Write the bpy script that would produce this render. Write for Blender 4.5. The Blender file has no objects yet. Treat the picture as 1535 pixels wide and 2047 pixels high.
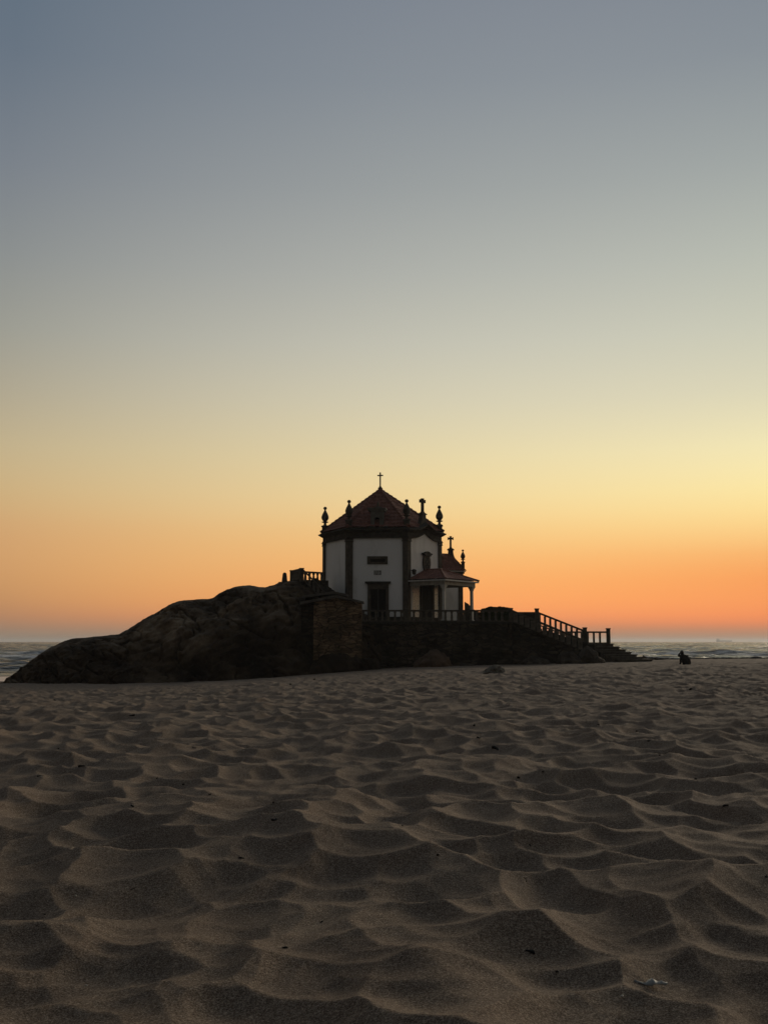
import bpy, bmesh, math, random
import numpy as np
from mathutils import Vector

# ------------------------------------------------------------------ camera
F_PX, W_PX, H_PX = 2100.0, 1535.0, 2047.0
EYE = 1.2
PITCH = math.atan(257.3 / F_PX)
HOR = 1282.0
scene = bpy.context.scene
cam_d = bpy.data.cameras.new('camera'); cam = bpy.data.objects.new('camera', cam_d)
scene.collection.objects.link(cam); scene.camera = cam
cam.location = (0, 0, EYE); cam.rotation_euler = (math.pi/2 + PITCH, 0, 0)
cam_d.sensor_fit = 'VERTICAL'; cam_d.sensor_height = 36.0; cam_d.lens = 36.0*F_PX/H_PX
cam_d.clip_start = 0.05; cam_d.clip_end = 60000

def at(px, py, Y):
    """point of the place at distance Y seen at pixel (px,py) of the survey photograph"""
    a = (px-W_PX/2)/F_PX; b = -(py-H_PX/2)/F_PX
    dy = math.cos(PITCH) - b*math.sin(PITCH); dz = math.sin(PITCH) + b*math.cos(PITCH)
    t = Y/dy
    return Vector((a*t, Y, EYE+dz*t))
def zat(py, Y): return at(W_PX/2, py, Y).z
def xat(px, Y, py=1240): return at(px, py, Y).x

# ------------------------------------------------------------------ view
scene.view_settings.view_transform = 'Standard'; scene.view_settings.look = 'None'
scene.view_settings.exposure = 0; scene.view_settings.gamma = 1
scene.render.engine = 'CYCLES'
scene.cycles.max_bounces = 5; scene.cycles.diffuse_bounces = 3; scene.cycles.glossy_bounces = 3
scene.cycles.transparent_max_bounces = 4

def lin(c):
    o = []
    for v in c:
        v = v/255.0
        o.append(v/12.92 if v <= 0.04045 else ((v+0.055)/1.055)**2.4)
    return o

# ------------------------------------------------------------------ world: the afterglow sky (sun already below the horizon, to the right)
world = bpy.data.worlds.new('World'); scene.world = world; world.use_nodes = True
wn = world.node_tree; wn.nodes.clear()
def N(t, tree=wn, **kw):
    n = tree.nodes.new(t)
    for k, v in kw.items(): setattr(n, k, v)
    return n
SKY = {   # photo row -> colour seen at the left edge, the middle and the right edge
    'L': [(0,(97,112,127)),(100,(104,117,130)),(200,(111,120,132)),(300,(121,129,138)),(400,(129,135,141)),(500,(139,143,143)),(600,(149,152,146)),(700,(162,160,148)),(800,(178,168,144)),(900,(196,178,140)),(950,(204,178,134)),
          (1000,(206,174,124)),(1060,(209,163,113)),(1130,(208,157,105)),(1180,(200,148,98)),(1210,(190,139,96)),(1235,(176,129,96)),(1255,(157,125,102)),(1270,(142,124,106)),(1281,(138,124,110))],
    'C': [(0,(124,131,142)),(100,(128,136,146)),(200,(134,142,150)),(300,(145,151,154)),(400,(155,159,159)),(500,(167,170,166)),(600,(180,181,173)),(700,(195,193,178)),(800,(209,202,177)),(900,(225,210,168)),(950,(233,213,162)),
          (1000,(238,211,154)),(1060,(242,198,132)),(1130,(246,182,112)),(1180,(248,171,101)),(1210,(247,164,98)),(1235,(235,150,97)),(1252,(204,138,98)),(1268,(170,130,102)),(1281,(156,129,108))],
    'R': [(0,(128,136,146)),(100,(138,145,152)),(200,(147,154,157)),(300,(158,164,163)),(400,(170,175,170)),(500,(183,187,177)),(600,(196,198,184)),(700,(208,206,184)),(800,(223,216,185)),(850,(235,224,185)),(900,(246,233,182)),(960,(254,236,170)),
          (1000,(254,229,158)),(1060,(253,208,134)),(1110,(250,178,106)),(1150,(250,162,92)),(1200,(251,156,91)),(1230,(247,146,88)),(1244,(234,136,88)),(1256,(198,130,94)),(1270,(172,130,102)),(1281,(164,133,110))],
}
def elev(px, py):
    v = (at(px, py, 100.0) - Vector((0, 0, EYE))).normalized()
    return math.asin(v.z)
def interp_stops(key, px):
    st = [(elev(px, py), lin(c)) for py, c in SKY[key]]
    st.sort(key=lambda s: s[0])
    return st
EL = [0.0, .003, .006, .009, .012, .015, .018, .022, .027, .033, .040, .055, .075, .10, .13, .17, .22, .28, .34, .40, .46, .54, .70, 1.0, 1.57]
def table(key, px):
    st = interp_stops(key, px)
    e = [s[0] for s in st]
    out = []
    for q in EL:
        out.append([float(np.interp(q, e, [s[1][k] for s in st])) for k in range(3)])
    return out
TL, TC, TR = table('L', 0), table('C', 767), table('R', 1535)
zen = [0.075, 0.105, 0.145]
for T in (TL, TC, TR):
    for i, q in enumerate(EL):
        if q > .56:
            w = min(1, (q-.56)/.7)
            T[i] = [T[i][k]*(1-w)+zen[k]*w for k in range(3)]
TM = [[max(0, 2*TC[i][k] - .5*(TL[i][k]+TR[i][k])) for k in range(3)] for i in range(len(EL))]
EAST = [(0,(.056,.054,.052)),(.10,(.086,.080,.072)),(.3,(.104,.099,.090)),(.6,(.090,.093,.098)),(1.57,(zen))]
tc = N('ShaderNodeTexCoord')
sep = N('ShaderNodeSeparateXYZ'); wn.links.new(tc.outputs['Generated'], sep.inputs[0])
asin = N('ShaderNodeMath', operation='ARCSINE'); wn.links.new(sep.outputs['Z'], asin.inputs[0])
def ramp_of(stops):
    mr = N('ShaderNodeMath', operation='DIVIDE'); wn.links.new(asin.outputs[0], mr.inputs[0]); mr.inputs[1].default_value = 1.5708
    # square-root spacing keeps resolution near the horizon
    mx = N('ShaderNodeMath', operation='MAXIMUM'); wn.links.new(mr.outputs[0], mx.inputs[0]); mx.inputs[1].default_value = 0
    sq = N('ShaderNodeMath', operation='SQRT'); wn.links.new(mx.outputs[0], sq.inputs[0])
    r = N('ShaderNodeValToRGB'); wn.links.new(sq.outputs[0], r.inputs[0])
    cr = r.color_ramp; cr.interpolation = 'B_SPLINE' if False else 'CARDINAL' if False else 'LINEAR'
    while len(cr.elements) < len(stops): cr.elements.new(0.5)
    for i, (q, c) in enumerate(stops):
        cr.elements[i].position = math.sqrt(min(1, q/1.5708)); cr.elements[i].color = (*c, 1)
    return r.outputs[0]
# densify with smooth interpolation
def dense(T):
    qs = [0, .003, .006, .010, .014, .018, .023, .030, .038, .047, .056, .066, .078, .091, .105, .12, .137, .155, .175, .20, .225, .25, .28, .345, .42, .51, .58, .70, .9, 1.2, 1.57]
    e = np.array(EL); out = []
    for q in qs:
        c = []
        for k in range(3):
            v = np.array([t[k] for t in T]); s = 0.0; ws = 0.0
            h = .0015+.06*q                      # small smoothing kernel
            for d, w in ((-1.5,.15),(-1,.5),(-.5,.9),(0,1),(.5,.9),(1,.5),(1.5,.15)):
                s += w*np.interp(q+d*h, e, v); ws += w
            c.append(float(s/ws))
        out.append((q, c))
    return out
rL, rM, rR, rE = (ramp_of(dense(T)) for T in (TL, TM, TR, [[float(np.interp(q, [s[0] for s in EAST], [s[1][k] for s in EAST])) for k in range(3)] for q in EL]))
az = N('ShaderNodeMath', operation='ARCTAN2'); wn.links.new(sep.outputs['X'], az.inputs[0]); wn.links.new(sep.outputs['Y'], az.inputs[1])
def wmath(op, a, b=None, clamp=False):
    n = N('ShaderNodeMath', operation=op); n.use_clamp = clamp
    for i, v in enumerate((a, b)):
        if v is None: continue
        if isinstance(v, (int, float)): n.inputs[i].default_value = v
        else: wn.links.new(v, n.inputs[i])
    return n.outputs[0]
AZE = math.atan(767.5/F_PX)*1.02
s_ = wmath('ADD', wmath('MULTIPLY', az.outputs[0], .5/AZE), .5, clamp=True)
one_s = wmath('SUBTRACT', 1, s_)
wL = wmath('MULTIPLY', one_s, one_s); wR = wmath('MULTIPLY', s_, s_); wM = wmath('MULTIPLY', wmath('MULTIPLY', s_, one_s), 2)
def vscale(c, w):
    n = N('ShaderNodeVectorMath', operation='SCALE'); wn.links.new(c, n.inputs[0]); wn.links.new(w, n.inputs['Scale']); return n.outputs[0]
def vadd(a, b):
    n = N('ShaderNodeVectorMath', operation='ADD'); wn.links.new(a, n.inputs[0]); wn.links.new(b, n.inputs[1]); return n.outputs[0]
west = vadd(vadd(vscale(rL, wL), vscale(rM, wM)), vscale(rR, wR))
mr = N('ShaderNodeMapRange', interpolation_type='SMOOTHSTEP')
azs = wmath('ABSOLUTE', wmath('SUBTRACT', az.outputs[0], .22)); wn.links.new(azs, mr.inputs['Value'])
mr.inputs['From Min'].default_value = math.radians(36); mr.inputs['From Max'].default_value = math.radians(110)
mix = N('ShaderNodeMix', data_type='RGBA'); wn.links.new(mr.outputs[0], mix.inputs['Factor'])
wn.links.new(west, mix.inputs['A']); wn.links.new(rE, mix.inputs['B'])
bg = N('ShaderNodeBackground'); wn.links.new(mix.outputs['Result'], bg.inputs['Color']); bg.inputs['Strength'].default_value = 1.0
wo = N('ShaderNodeOutputWorld'); wn.links.new(bg.outputs[0], wo.inputs['Surface'])

# the last warm light from beyond the right edge of the sea
sd = bpy.data.lights.new('sun', 'SUN'); sd.energy = 1.6; sd.angle = math.radians(20); sd.color = (1.0, .85, .66)
so_ = bpy.data.objects.new('sun', sd); scene.collection.objects.link(so_)
_e, _a = math.radians(9), math.radians(34)
so_.rotation_mode = 'QUATERNION'
so_.rotation_quaternion = Vector((math.sin(_a)*math.cos(_e), math.cos(_a)*math.cos(_e), math.sin(_e))).to_track_quat('Z', 'Y')

# ------------------------------------------------------------------ numpy noise
rng = np.random.RandomState(7)
PERM = rng.permutation(512).astype(np.int64); PERM = np.concatenate([PERM, PERM, PERM])
G3 = rng.normal(size=(512, 3)); G3 /= np.linalg.norm(G3, axis=1)[:, None]
def perlin(x, y, z):
    xi, yi, zi = np.floor(x).astype(np.int64), np.floor(y).astype(np.int64), np.floor(z).astype(np.int64)
    fx, fy, fz = x-xi, y-yi, z-zi
    u, v, w = (t*t*t*(t*(t*6-15)+10) for t in (fx, fy, fz))
    def g(dx, dy, dz):
        h = PERM[(PERM[(PERM[(xi+dx) & 511] + yi+dy) & 511] + zi+dz) & 511]
        gr = G3[h]
        return gr[..., 0]*(fx-dx)+gr[..., 1]*(fy-dy)+gr[..., 2]*(fz-dz)
    l = lambda a, b, t: a+(b-a)*t
    return l(l(l(g(0,0,0), g(1,0,0), u), l(g(0,1,0), g(1,1,0), u), v), l(l(g(0,0,1), g(1,0,1), u), l(g(0,1,1), g(1,1,1), u), v), w)*1.5
def fbm(x, y, z, o=4, gain=.5):
    s = 0; a = 1; f = 1
    for i in range(o):
        s = s+a*perlin(x*f+i*17.3, y*f+i*5.1, z*f+i*9.7); a *= gain; f *= 2.03
    return s
def hash2(i, j, k):
    h = PERM[(PERM[(PERM[i & 511]+j) & 511]+k) & 511]
    return h/512.0
def worley(x, y, k0, power=2.0, soft=None):
    """smooth-bottomed pits meeting in ridges: min over jittered centres of depth-weighted distance^power"""
    xi, yi = np.floor(x).astype(np.int64), np.floor(y).astype(np.int64)
    best = np.full(x.shape, 9.0); acc = np.zeros(x.shape)
    for dx in (-1, 0, 1):
        for dy in (-1, 0, 1):
            cx, cy = xi+dx, yi+dy
            px_ = cx+.06+.88*hash2(cx, cy, k0); py_ = cy+.06+.88*hash2(cx, cy, k0+1)
            an = hash2(cx, cy, k0+2)*math.pi; el = .75+.5*hash2(cx, cy, k0+3)
            ddx, ddy = x-px_, y-py_
            ca, sa = np.cos(an), np.sin(an)
            p, q = (ddx*ca+ddy*sa)*el, (-ddx*sa+ddy*ca)/el
            d = (p*p+q*q) + .62*hash2(cx, cy, k0+4)
            if soft: acc += np.exp(-d*soft)
            else: best = np.minimum(best, d)
    return -np.log(acc)/soft if soft else best

# ------------------------------------------------------------------ the ground's height
DX = [-60, -27.6, -13.2, -8.9, -6.0, -2.4, 1.2, 4.8, 9.0, 13.8, 17.4, 27.6, 60]
DD = [1.85, 1.78, 1.76, 1.50, 1.25, .85, .64, .58, .53, .44, .25, .17, .10]
SEA_Z = EYE-3.8
def ground_base(x, y):
    d = np.interp(x, np.linspace(-60, 60, 241), np.convolve(np.interp(np.linspace(-66, 66, 265), DX, DD), np.ones(25)/25, 'same')[12:-12])
    z = -d*np.clip(y, 0, None)/76.0
    crest = 84.0
    t = np.clip((y-crest)/26.0, 0, 1)
    z = z-(3*t*t-2*t**3)*(3.2-d*.5)
    return z
def ground_h(x, y):
    z = ground_base(x, y)
    wx = x+.20*perlin(x*.9, y*.9, 0*x+3.3)+.06*perlin(x*2.9, y*2.9, 0*x+8.3); wy = y+.18*perlin(x*.9, y*.9, 0*x+7.7)+.06*perlin(x*2.9, y*2.9, 0*x+1.3)
    big = worley(wx/.45, wy/.49, 11, soft=75); big = big/(1+.5*big)
    mid = worley(wx/.24+9.1, wy/.26+4.2, 23, soft=50); mid = mid/(1+.8*mid)
    hug = worley(wx/1.15+3.7, wy/1.35+8.8, 41, soft=40); hug = hug/(1+.6*hug)
    lo = perlin(x*.35, y*.35, 0*x+1.1)
    a = (.75+.5*perlin(x*.45+5, y*.45, 0*x+2.2))
    fade = np.clip((80-y)/30.0, 0, 1)*.75+.25
    fade2 = np.clip((y-60)/12.0, 0, 1)*np.clip((12-np.abs(x-3))/6, 0, 1)
    amp = fade*(1-.75*fade2)
    h = .275*a*big+.085*(1.35-a)*mid+.15*hug+.10*lo+.05*perlin(x*1.1, y*1.0, 0*x+4)
    h = h+.0035*fbm(x*7, y*7, 0*x+.4, 2)
    return z+amp*(h-.19)
def gz(x, y): return float(ground_h(np.array([x]), np.array([y]))[0])
def hit(px, py):
    """where the sand lies under a pixel of the survey photograph"""
    Y = np.exp(np.linspace(math.log(2.2), math.log(84), 2500))
    P0 = at(px, py, 1.0)
    X = P0.x*Y; Z = EYE+(P0.z-EYE)*Y
    H = ground_h(X, Y)
    i = int(np.argmax(Z <= H)) or 1
    return Vector((float(X[i]), float(Y[i]), float(H[i])))

# ------------------------------------------------------------------ mesh helpers
col = scene.collection
class MB:
    def __init__(s): s.v = []; s.f = []
    def add(s, vs, fs):
        n = len(s.v); s.v += [tuple(p) for p in vs]; s.f += [tuple(i+n for i in f) for f in fs]; return s
    def box(s, x0, x1, y0, y1, z0, z1):
        return s.add([(x0,y0,z0),(x1,y0,z0),(x1,y1,z0),(x0,y1,z0),(x0,y0,z1),(x1,y0,z1),(x1,y1,z1),(x0,y1,z1)],
                     [(0,3,2,1),(4,5,6,7),(0,1,5,4),(1,2,6,5),(2,3,7,6),(3,0,4,7)])
    def obox(s, o, a, b, c):
        """box from corner o along vectors a, b, c"""
        o, a, b, c = Vector(o), Vector(a), Vector(b), Vector(c)
        P = [o, o+a, o+a+b, o+b, o+c, o+a+c, o+a+b+c, o+b+c]
        return s.add(P, [(0,3,2,1),(4,5,6,7),(0,1,5,4),(1,2,6,5),(2,3,7,6),(3,0,4,7)])
    def prism(s, poly, ext):
        """polygon (3d points) swept along ext"""
        ext = Vector(ext); n = len(poly); P = [Vector(p) for p in poly]
        return s.add(P+[p+ext for p in P], [tuple(range(n))[::-1], tuple(range(n, 2*n))]+[(i, (i+1) % n, n+(i+1) % n, n+i) for i in range(n)])
    def loft(s, rings, cap=True):
        n = len(rings[0]); vs = [p for r in rings for p in r]; fs = []
        for k in range(len(rings)-1):
            for i in range(n): fs.append((k*n+i, k*n+(i+1) % n, (k+1)*n+(i+1) % n, (k+1)*n+i))
        if cap: fs += [tuple(range(n))[::-1], tuple(range((len(rings)-1)*n, len(rings)*n))]
        return s.add(vs, fs)
    def lathe(s, c, prof, n=14):
        return s.loft([[(c[0]+r*math.cos(2*math.pi*i/n), c[1]+r*math.sin(2*math.pi*i/n), c[2]+z) for i in range(n)] for r, z in prof])
    def sq(s, c, prof, ang=0, ratio=1.0):
        out = []
        for r, z in prof:
            ring = []
            for i in range(4):
                a = math.pi/4+i*math.pi/2
                lx, ly = r*math.sqrt(2)*math.cos(a), r*math.sqrt(2)*math.sin(a)*ratio
                ring.append((c[0]+lx*math.cos(ang)-ly*math.sin(ang), c[1]+lx*math.sin(ang)+ly*math.cos(ang), c[2]+z))
            out.append(ring)
        return s.loft(out)
    def build(s, name, m, parent=None, smooth=False, bevel=0):
        me = bpy.data.meshes.new(name)
        off = parent_world(parent)
        me.from_pydata([(p[0]-off[0], p[1]-off[1], p[2]-off[2]) for p in s.v], [], s.f)
        bm = bmesh.new(); bm.from_mesh(me); bmesh.ops.recalc_face_normals(bm, faces=bm.faces); bm.to_mesh(me); bm.free()
        if smooth: me.shade_smooth()
        me.materials.append(m)
        o = bpy.data.objects.new(name, me); col.objects.link(o)
        if parent: o.parent = parent
        if bevel:
            b = o.modifiers.new('bevel', 'BEVEL'); b.width = bevel; b.segments = 2; b.limit_method = 'ANGLE'
        return o
def parent_world(p):
    v = Vector((0, 0, 0))
    while p: v += p.location; p = p.parent
    return v
def tag(o, label=None, cat=None, group=None, kind=None):
    if label: o['label'] = label
    if cat: o['category'] = cat
    if group: o['group'] = group
    if kind: o['kind'] = kind
    return o
def empty(name, loc, label, cat, group=None):
    o = bpy.data.objects.new(name, None); col.objects.link(o); o.location = loc; o.empty_display_size = .2
    return tag(o, label, cat, group)
def grid_obj(name, X, Y, Z, m, smooth=True, attr=None, parent=None):
    r, c = X.shape
    me = bpy.data.meshes.new(name)
    co = np.stack([X, Y, Z], -1).reshape(-1, 3)
    if parent is not None: co = co-np.array(parent_world(parent))
    me.vertices.add(r*c); me.vertices.foreach_set('co', co.astype(np.float32).ravel())
    i = np.arange((r-1)*(c-1)); a = (i//(c-1))*c+i % (c-1)
    q = np.stack([a, a+1, a+c+1, a+c], -1).astype(np.int32)
    nf = len(q)
    me.loops.add(nf*4); me.loops.foreach_set('vertex_index', q.ravel())
    me.polygons.add(nf); me.polygons.foreach_set('loop_start', np.arange(0, nf*4, 4, dtype=np.int32)); me.polygons.foreach_set('loop_total', np.full(nf, 4, dtype=np.int32))
    me.update(calc_edges=True)
    if smooth: me.polygons.foreach_set('use_smooth', np.ones(nf, dtype=bool))
    if attr:
        for k, v in attr.items():
            at_ = me.attributes.new(k, 'FLOAT', 'POINT'); at_.data.foreach_set('value', v.astype(np.float32).ravel())
    me.materials.append(m)
    o = bpy.data.objects.new(name, me); col.objects.link(o)
    if parent is not None: o.parent = parent
    return o

# ------------------------------------------------------------------ materials
def new_mat(name, rough=.9, spec=.2):
    m = bpy.data.materials.new(name); m.use_nodes = True
    nt = m.node_tree; b = nt.nodes['Principled BSDF']
    b.inputs['Roughness'].default_value = rough; b.inputs['Specular IOR Level'].default_value = spec
    return m, nt, b
def nz(nt, scale, detail=4, rough=.55, coord='Object', stretch=(1, 1, 1), dist=0):
    tc = nt.nodes.new('ShaderNodeTexCoord'); mp = nt.nodes.new('ShaderNodeMapping'); mp.inputs['Scale'].default_value = stretch
    nt.links.new(tc.outputs[coord], mp.inputs[0])
    n = nt.nodes.new('ShaderNodeTexNoise'); n.inputs['Scale'].default_value = scale; n.inputs['Detail'].default_value = detail
    n.inputs['Roughness'].default_value = rough; n.inputs['Distortion'].default_value = dist
    nt.links.new(mp.outputs[0], n.inputs['Vector']); return n
def cramp(nt, src, stops):
    r = nt.nodes.new('ShaderNodeValToRGB'); nt.links.new(src, r.inputs[0]); cr = r.color_ramp
    while len(cr.elements) < len(stops): cr.elements.new(.5)
    for i, (p, c) in enumerate(stops): cr.elements[i].position = p; cr.elements[i].color = (*c, 1) if len(c) == 3 else c
    return r.outputs[0]
def bump(nt, b, h, strength=.5, dist=.02, prev=None):
    n = nt.nodes.new('ShaderNodeBump'); n.inputs['Strength'].default_value = strength; n.inputs['Distance'].default_value = dist
    nt.links.new(h, n.inputs['Height'])
    if prev: nt.links.new(prev, n.inputs['Normal'])
    nt.links.new(n.outputs[0], b.inputs['Normal']); return n.outputs[0]
def mixc(nt, f, a, b, mode='MIX'):
    n = nt.nodes.new('ShaderNodeMix'); n.data_type = 'RGBA'; n.blend_type = mode
    for s, v in (('Factor', f), ('A', a), ('B', b)):
        if isinstance(v, (int, float)): n.inputs[s].default_value = v
        elif isinstance(v, tuple): n.inputs[s].default_value = (*v, 1)
        else: nt.links.new(v, n.inputs[s])
    return n.outputs['Result']
def simple(name, c, var=.3, scale=4, rough=.9, bs=.4, bd=.02, spec=.2):
    m, nt, b = new_mat(name, rough, spec)
    n = nz(nt, scale, 5)
    nt.links.new(cramp(nt, n.outputs['Fac'], [(.3, tuple(v*(1-var) for v in c)), (.7, tuple(min(1, v*(1+var)) for v in c))]), b.inputs['Base Color'])
    n2 = nz(nt, scale*5, 4); bump(nt, b, n2.outputs['Fac'], bs, bd)
    return m
def masonry(name, c1, c2, mortar, sc=3.0, st=(1, 1, 2.0), bs=.9):
    m, nt, b = new_mat(name, .95, .15)
    tc = nt.nodes.new('ShaderNodeTexCoord'); wob = nz(nt, 1.6, 3)
    vm = nt.nodes.new('ShaderNodeVectorMath'); vm.operation = 'MULTIPLY_ADD'; vm.inputs[1].default_value = (.35, .35, .35)
    nt.links.new(wob.outputs['Color'], vm.inputs[0]); nt.links.new(tc.outputs['Object'], vm.inputs[2])
    mp = nt.nodes.new('ShaderNodeMapping'); mp.inputs['Scale'].default_value = st; nt.links.new(vm.outputs[0], mp.inputs[0])
    e = nt.nodes.new('ShaderNodeTexVoronoi'); e.feature = 'DISTANCE_TO_EDGE'; e.inputs['Scale'].default_value = sc; nt.links.new(mp.outputs[0], e.inputs['Vector'])
    v = nt.nodes.new('ShaderNodeTexVoronoi'); v.inputs['Scale'].default_value = sc; nt.links.new(mp.outputs[0], v.inputs['Vector'])
    sx = nt.nodes.new('ShaderNodeSeparateColor'); nt.links.new(v.outputs['Color'], sx.inputs[0])
    stone = cramp(nt, sx.outputs[0], [(0, c1), (1, c2)])
    big = nz(nt, .5, 5, .6)
    stone = mixc(nt, cramp(nt, big.outputs['Fac'], [(.38, (0,0,0)), (.62, (1,1,1))]), mixc(nt, 1.0, stone, (.35, .36, .34), 'MULTIPLY'), stone)
    edge = cramp(nt, e.outputs['Distance'], [(.0, (0,0,0)), (.09, (1,1,1))])
    nt.links.new(mixc(nt, edge, mortar, stone), b.inputs['Base Color'])
    p = bump(nt, b, edge, bs, .06); f = nz(nt, 22, 4); bump(nt, b, f.outputs['Fac'], .5, .02, p)
    return m
M = {}
# lime-washed walls
m, nt, b = new_mat('limewash', .85, .2)
n1 = nz(nt, .7, 6, .6, stretch=(1, 1, .35)); n2 = nz(nt, 9, 4)
c = cramp(nt, n1.outputs['Fac'], [(.28, (.58, .57, .53)), (.45, (.76, .755, .72)), (.72, (.82, .815, .79))])
nt.links.new(c, b.inputs['Base Color']); bump(nt, b, n2.outputs['Fac'], .25, .01); M['white'] = m
M['granite'] = simple('granite', (.078, .066, .050), .35, 3.5, .9, .5, .02)
M['baluster_stone'] = simple('baluster_stone', (.125, .108, .082), .35, 3, .9, .5, .02)
M['niche_stone'] = simple('niche_stone', (.12, .115, .095), .3, 3, .9, .5, .02)
M['slab'] = simple('slab_stone', (.095, .085, .07), .3, 2.5, .9, .5, .02)
M['granite_dark'] = simple('granite_dark', (.042, .037, .029), .4, 3, .92, .6, .02)
M['dark_wood'] = simple('dark_wood', (.005, .0045, .004), .3, 6, .8)
M['iron'] = simple('iron', (.02, .018, .016), .2, 9, .6)
M['paint_white'] = simple('white_paint', (.52, .50, .45), .12, 5, .7, .2)
M['render_cream'] = simple('cream_plaster', (.34, .31, .26), .25, 3, .85, .3)
# roof tile
m, nt, b = new_mat('clay_tile', .85, .25)
n1 = nz(nt, 2.2, 5, .6); n2 = nz(nt, 14, 3, .6)
c = cramp(nt, n1.outputs['Fac'], [(.3, (.15, .062, .046)), (.5, (.235, .100, .070)), (.7, (.34, .165, .12))])
c = mixc(nt, cramp(nt, n2.outputs['Fac'], [(.45, (0,0,0)), (.6, (1,1,1))]), mixc(nt, 1.0, c, (.55, .52, .5), 'MULTIPLY'), c)
nt.links.new(c, b.inputs['Base Color']); bump(nt, b, n2.outputs['Fac'], .4, .02); M['tile'] = m
M['rubble'] = masonry('rubble_masonry', (.040, .032, .024), (.115, .09, .062), (.014, .011, .009), 1.5, (1, 1, 3.4))
M['hut_stone'] = masonry('hut_masonry', (.14, .095, .056), (.32, .215, .125), (.035, .024, .016), 1.5, (1, 1, 3.6), 1.0)
# patterned wall tiles beside the porch door
m, nt, b = new_mat('azulejo', .35, .5)
tcn = nt.nodes.new('ShaderNodeTexCoord'); ch = nt.nodes.new('ShaderNodeTexVoronoi'); ch.inputs['Scale'].default_value = 7; nt.links.new(tcn.outputs['Object'], ch.inputs['Vector'])
nt.links.new(cramp(nt, ch.outputs['Distance'], [(.25, (.25, .29, .33)), (.45, (.62, .60, .54))]), b.inputs['Base Color']); M['azulejo'] = m

# sand
m, nt, b = new_mat('sand', .95, .12)
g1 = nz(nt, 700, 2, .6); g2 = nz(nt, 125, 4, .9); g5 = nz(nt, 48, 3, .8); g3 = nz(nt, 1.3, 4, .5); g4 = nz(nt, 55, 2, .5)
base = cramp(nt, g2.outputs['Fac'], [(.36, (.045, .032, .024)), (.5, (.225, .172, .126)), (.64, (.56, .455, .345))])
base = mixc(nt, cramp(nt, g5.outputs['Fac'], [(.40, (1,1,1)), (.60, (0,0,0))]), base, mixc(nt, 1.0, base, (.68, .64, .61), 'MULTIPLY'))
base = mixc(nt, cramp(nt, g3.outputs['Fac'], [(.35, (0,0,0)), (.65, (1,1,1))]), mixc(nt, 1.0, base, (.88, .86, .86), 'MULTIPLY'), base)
vs = nt.nodes.new('ShaderNodeTexVoronoi'); vs.inputs['Scale'].default_value = 95
tcn = nt.nodes.new('ShaderNodeTexCoord'); nt.links.new(tcn.outputs['Object'], vs.inputs['Vector'])
spk = cramp(nt, vs.outputs['Distance'], [(.10, (1,1,1)), (.17, (0,0,0))])
sepc = nt.nodes.new('ShaderNodeSeparateColor'); nt.links.new(vs.outputs['Color'], sepc.inputs[0])
sel = cramp(nt, sepc.outputs[0], [(.80, (0,0,0)), (.83, (1,1,1))])
sel2 = cramp(nt, sepc.outputs[1], [(.5, (.035,.028,.022)), (.86, (.05,.04,.03)), (.9, (.5,.46,.4))])
base = mixc(nt, mixc(nt, 1.0, spk, sel, 'MULTIPLY'), base, sel2)
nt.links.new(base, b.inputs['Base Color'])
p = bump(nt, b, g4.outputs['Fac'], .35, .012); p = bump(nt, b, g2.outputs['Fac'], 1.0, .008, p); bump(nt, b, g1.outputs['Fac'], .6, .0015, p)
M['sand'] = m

# sea water with foam
m, nt, b = new_mat('sea_water', .16, .5)
b.inputs['IOR'].default_value = 1.33
at_ = nt.nodes.new('ShaderNodeAttribute'); at_.attribute_name = 'foam'
fn = nz(nt, .9, 6, .7, stretch=(.45, 1.6, 1))
ad = nt.nodes.new('ShaderNodeMath'); ad.operation = 'MULTIPLY'; nt.links.new(at_.outputs['Fac'], ad.inputs[0])
nt.links.new(cramp(nt, fn.outputs['Fac'], [(.38, (0,0,0)), (.58, (1,1,1))]), ad.inputs[1]); ad.use_clamp = True
nt.links.new(mixc(nt, ad.outputs[0], (.018, .024, .024), (.78, .76, .72)), b.inputs['Base Color'])
rr = nt.nodes.new('ShaderNodeMapRange'); nt.links.new(ad.outputs[0], rr.inputs[0]); rr.inputs['To Min'].default_value = .24; rr.inputs['To Max'].default_value = .9
nt.links.new(rr.outputs[0], b.inputs['Roughness'])
w1 = nz(nt, .5, 5, .65, stretch=(.5, 1.3, 1)); w2 = nz(nt, .06, 5, .7, stretch=(.5, 1.5, 1))
w3 = nz(nt, .018, 4, .7, stretch=(.6, 1.6, 1)); p = bump(nt, b, w1.outputs['Fac'], 1.0, .8); p = bump(nt, b, w2.outputs['Fac'], 1.0, 6, p); bump(nt, b, w3.outputs['Fac'], 1.0, 22, p)
M['sea'] = m

# rock
m, nt, b = new_mat('rock', .95, .15)
r1 = nz(nt, .30, 8, .66, dist=.8); r2 = nz(nt, 3.5, 8, .7); r3 = nz(nt, .18, 4, .5)
c = cramp(nt, r1.outputs['Fac'], [(.32, (.024, .019, .014)), (.46, (.080, .060, .042)), (.55, (.15, .112, .074)), (.68, (.30, .235, .16))])
sp = nt.nodes.new('ShaderNodeSeparateXYZ'); gp = nt.nodes.new('ShaderNodeNewGeometry'); nt.links.new(gp.outputs['Position'], sp.inputs[0])
hgt = nt.nodes.new('ShaderNodeMath'); hgt.operation = 'MULTIPLY_ADD'; nt.links.new(r3.outputs['Fac'], hgt.inputs[0]); hgt.inputs[1].default_value = -6.0; nt.links.new(sp.outputs['Z'], hgt.inputs[2])
low_tone = nt.nodes.new('ShaderNodeMapRange'); nt.links.new(hgt.outputs[0], low_tone.inputs[0]); low_tone.inputs['From Min'].default_value = -3.2; low_tone.inputs['From Max'].default_value = -.6
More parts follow.
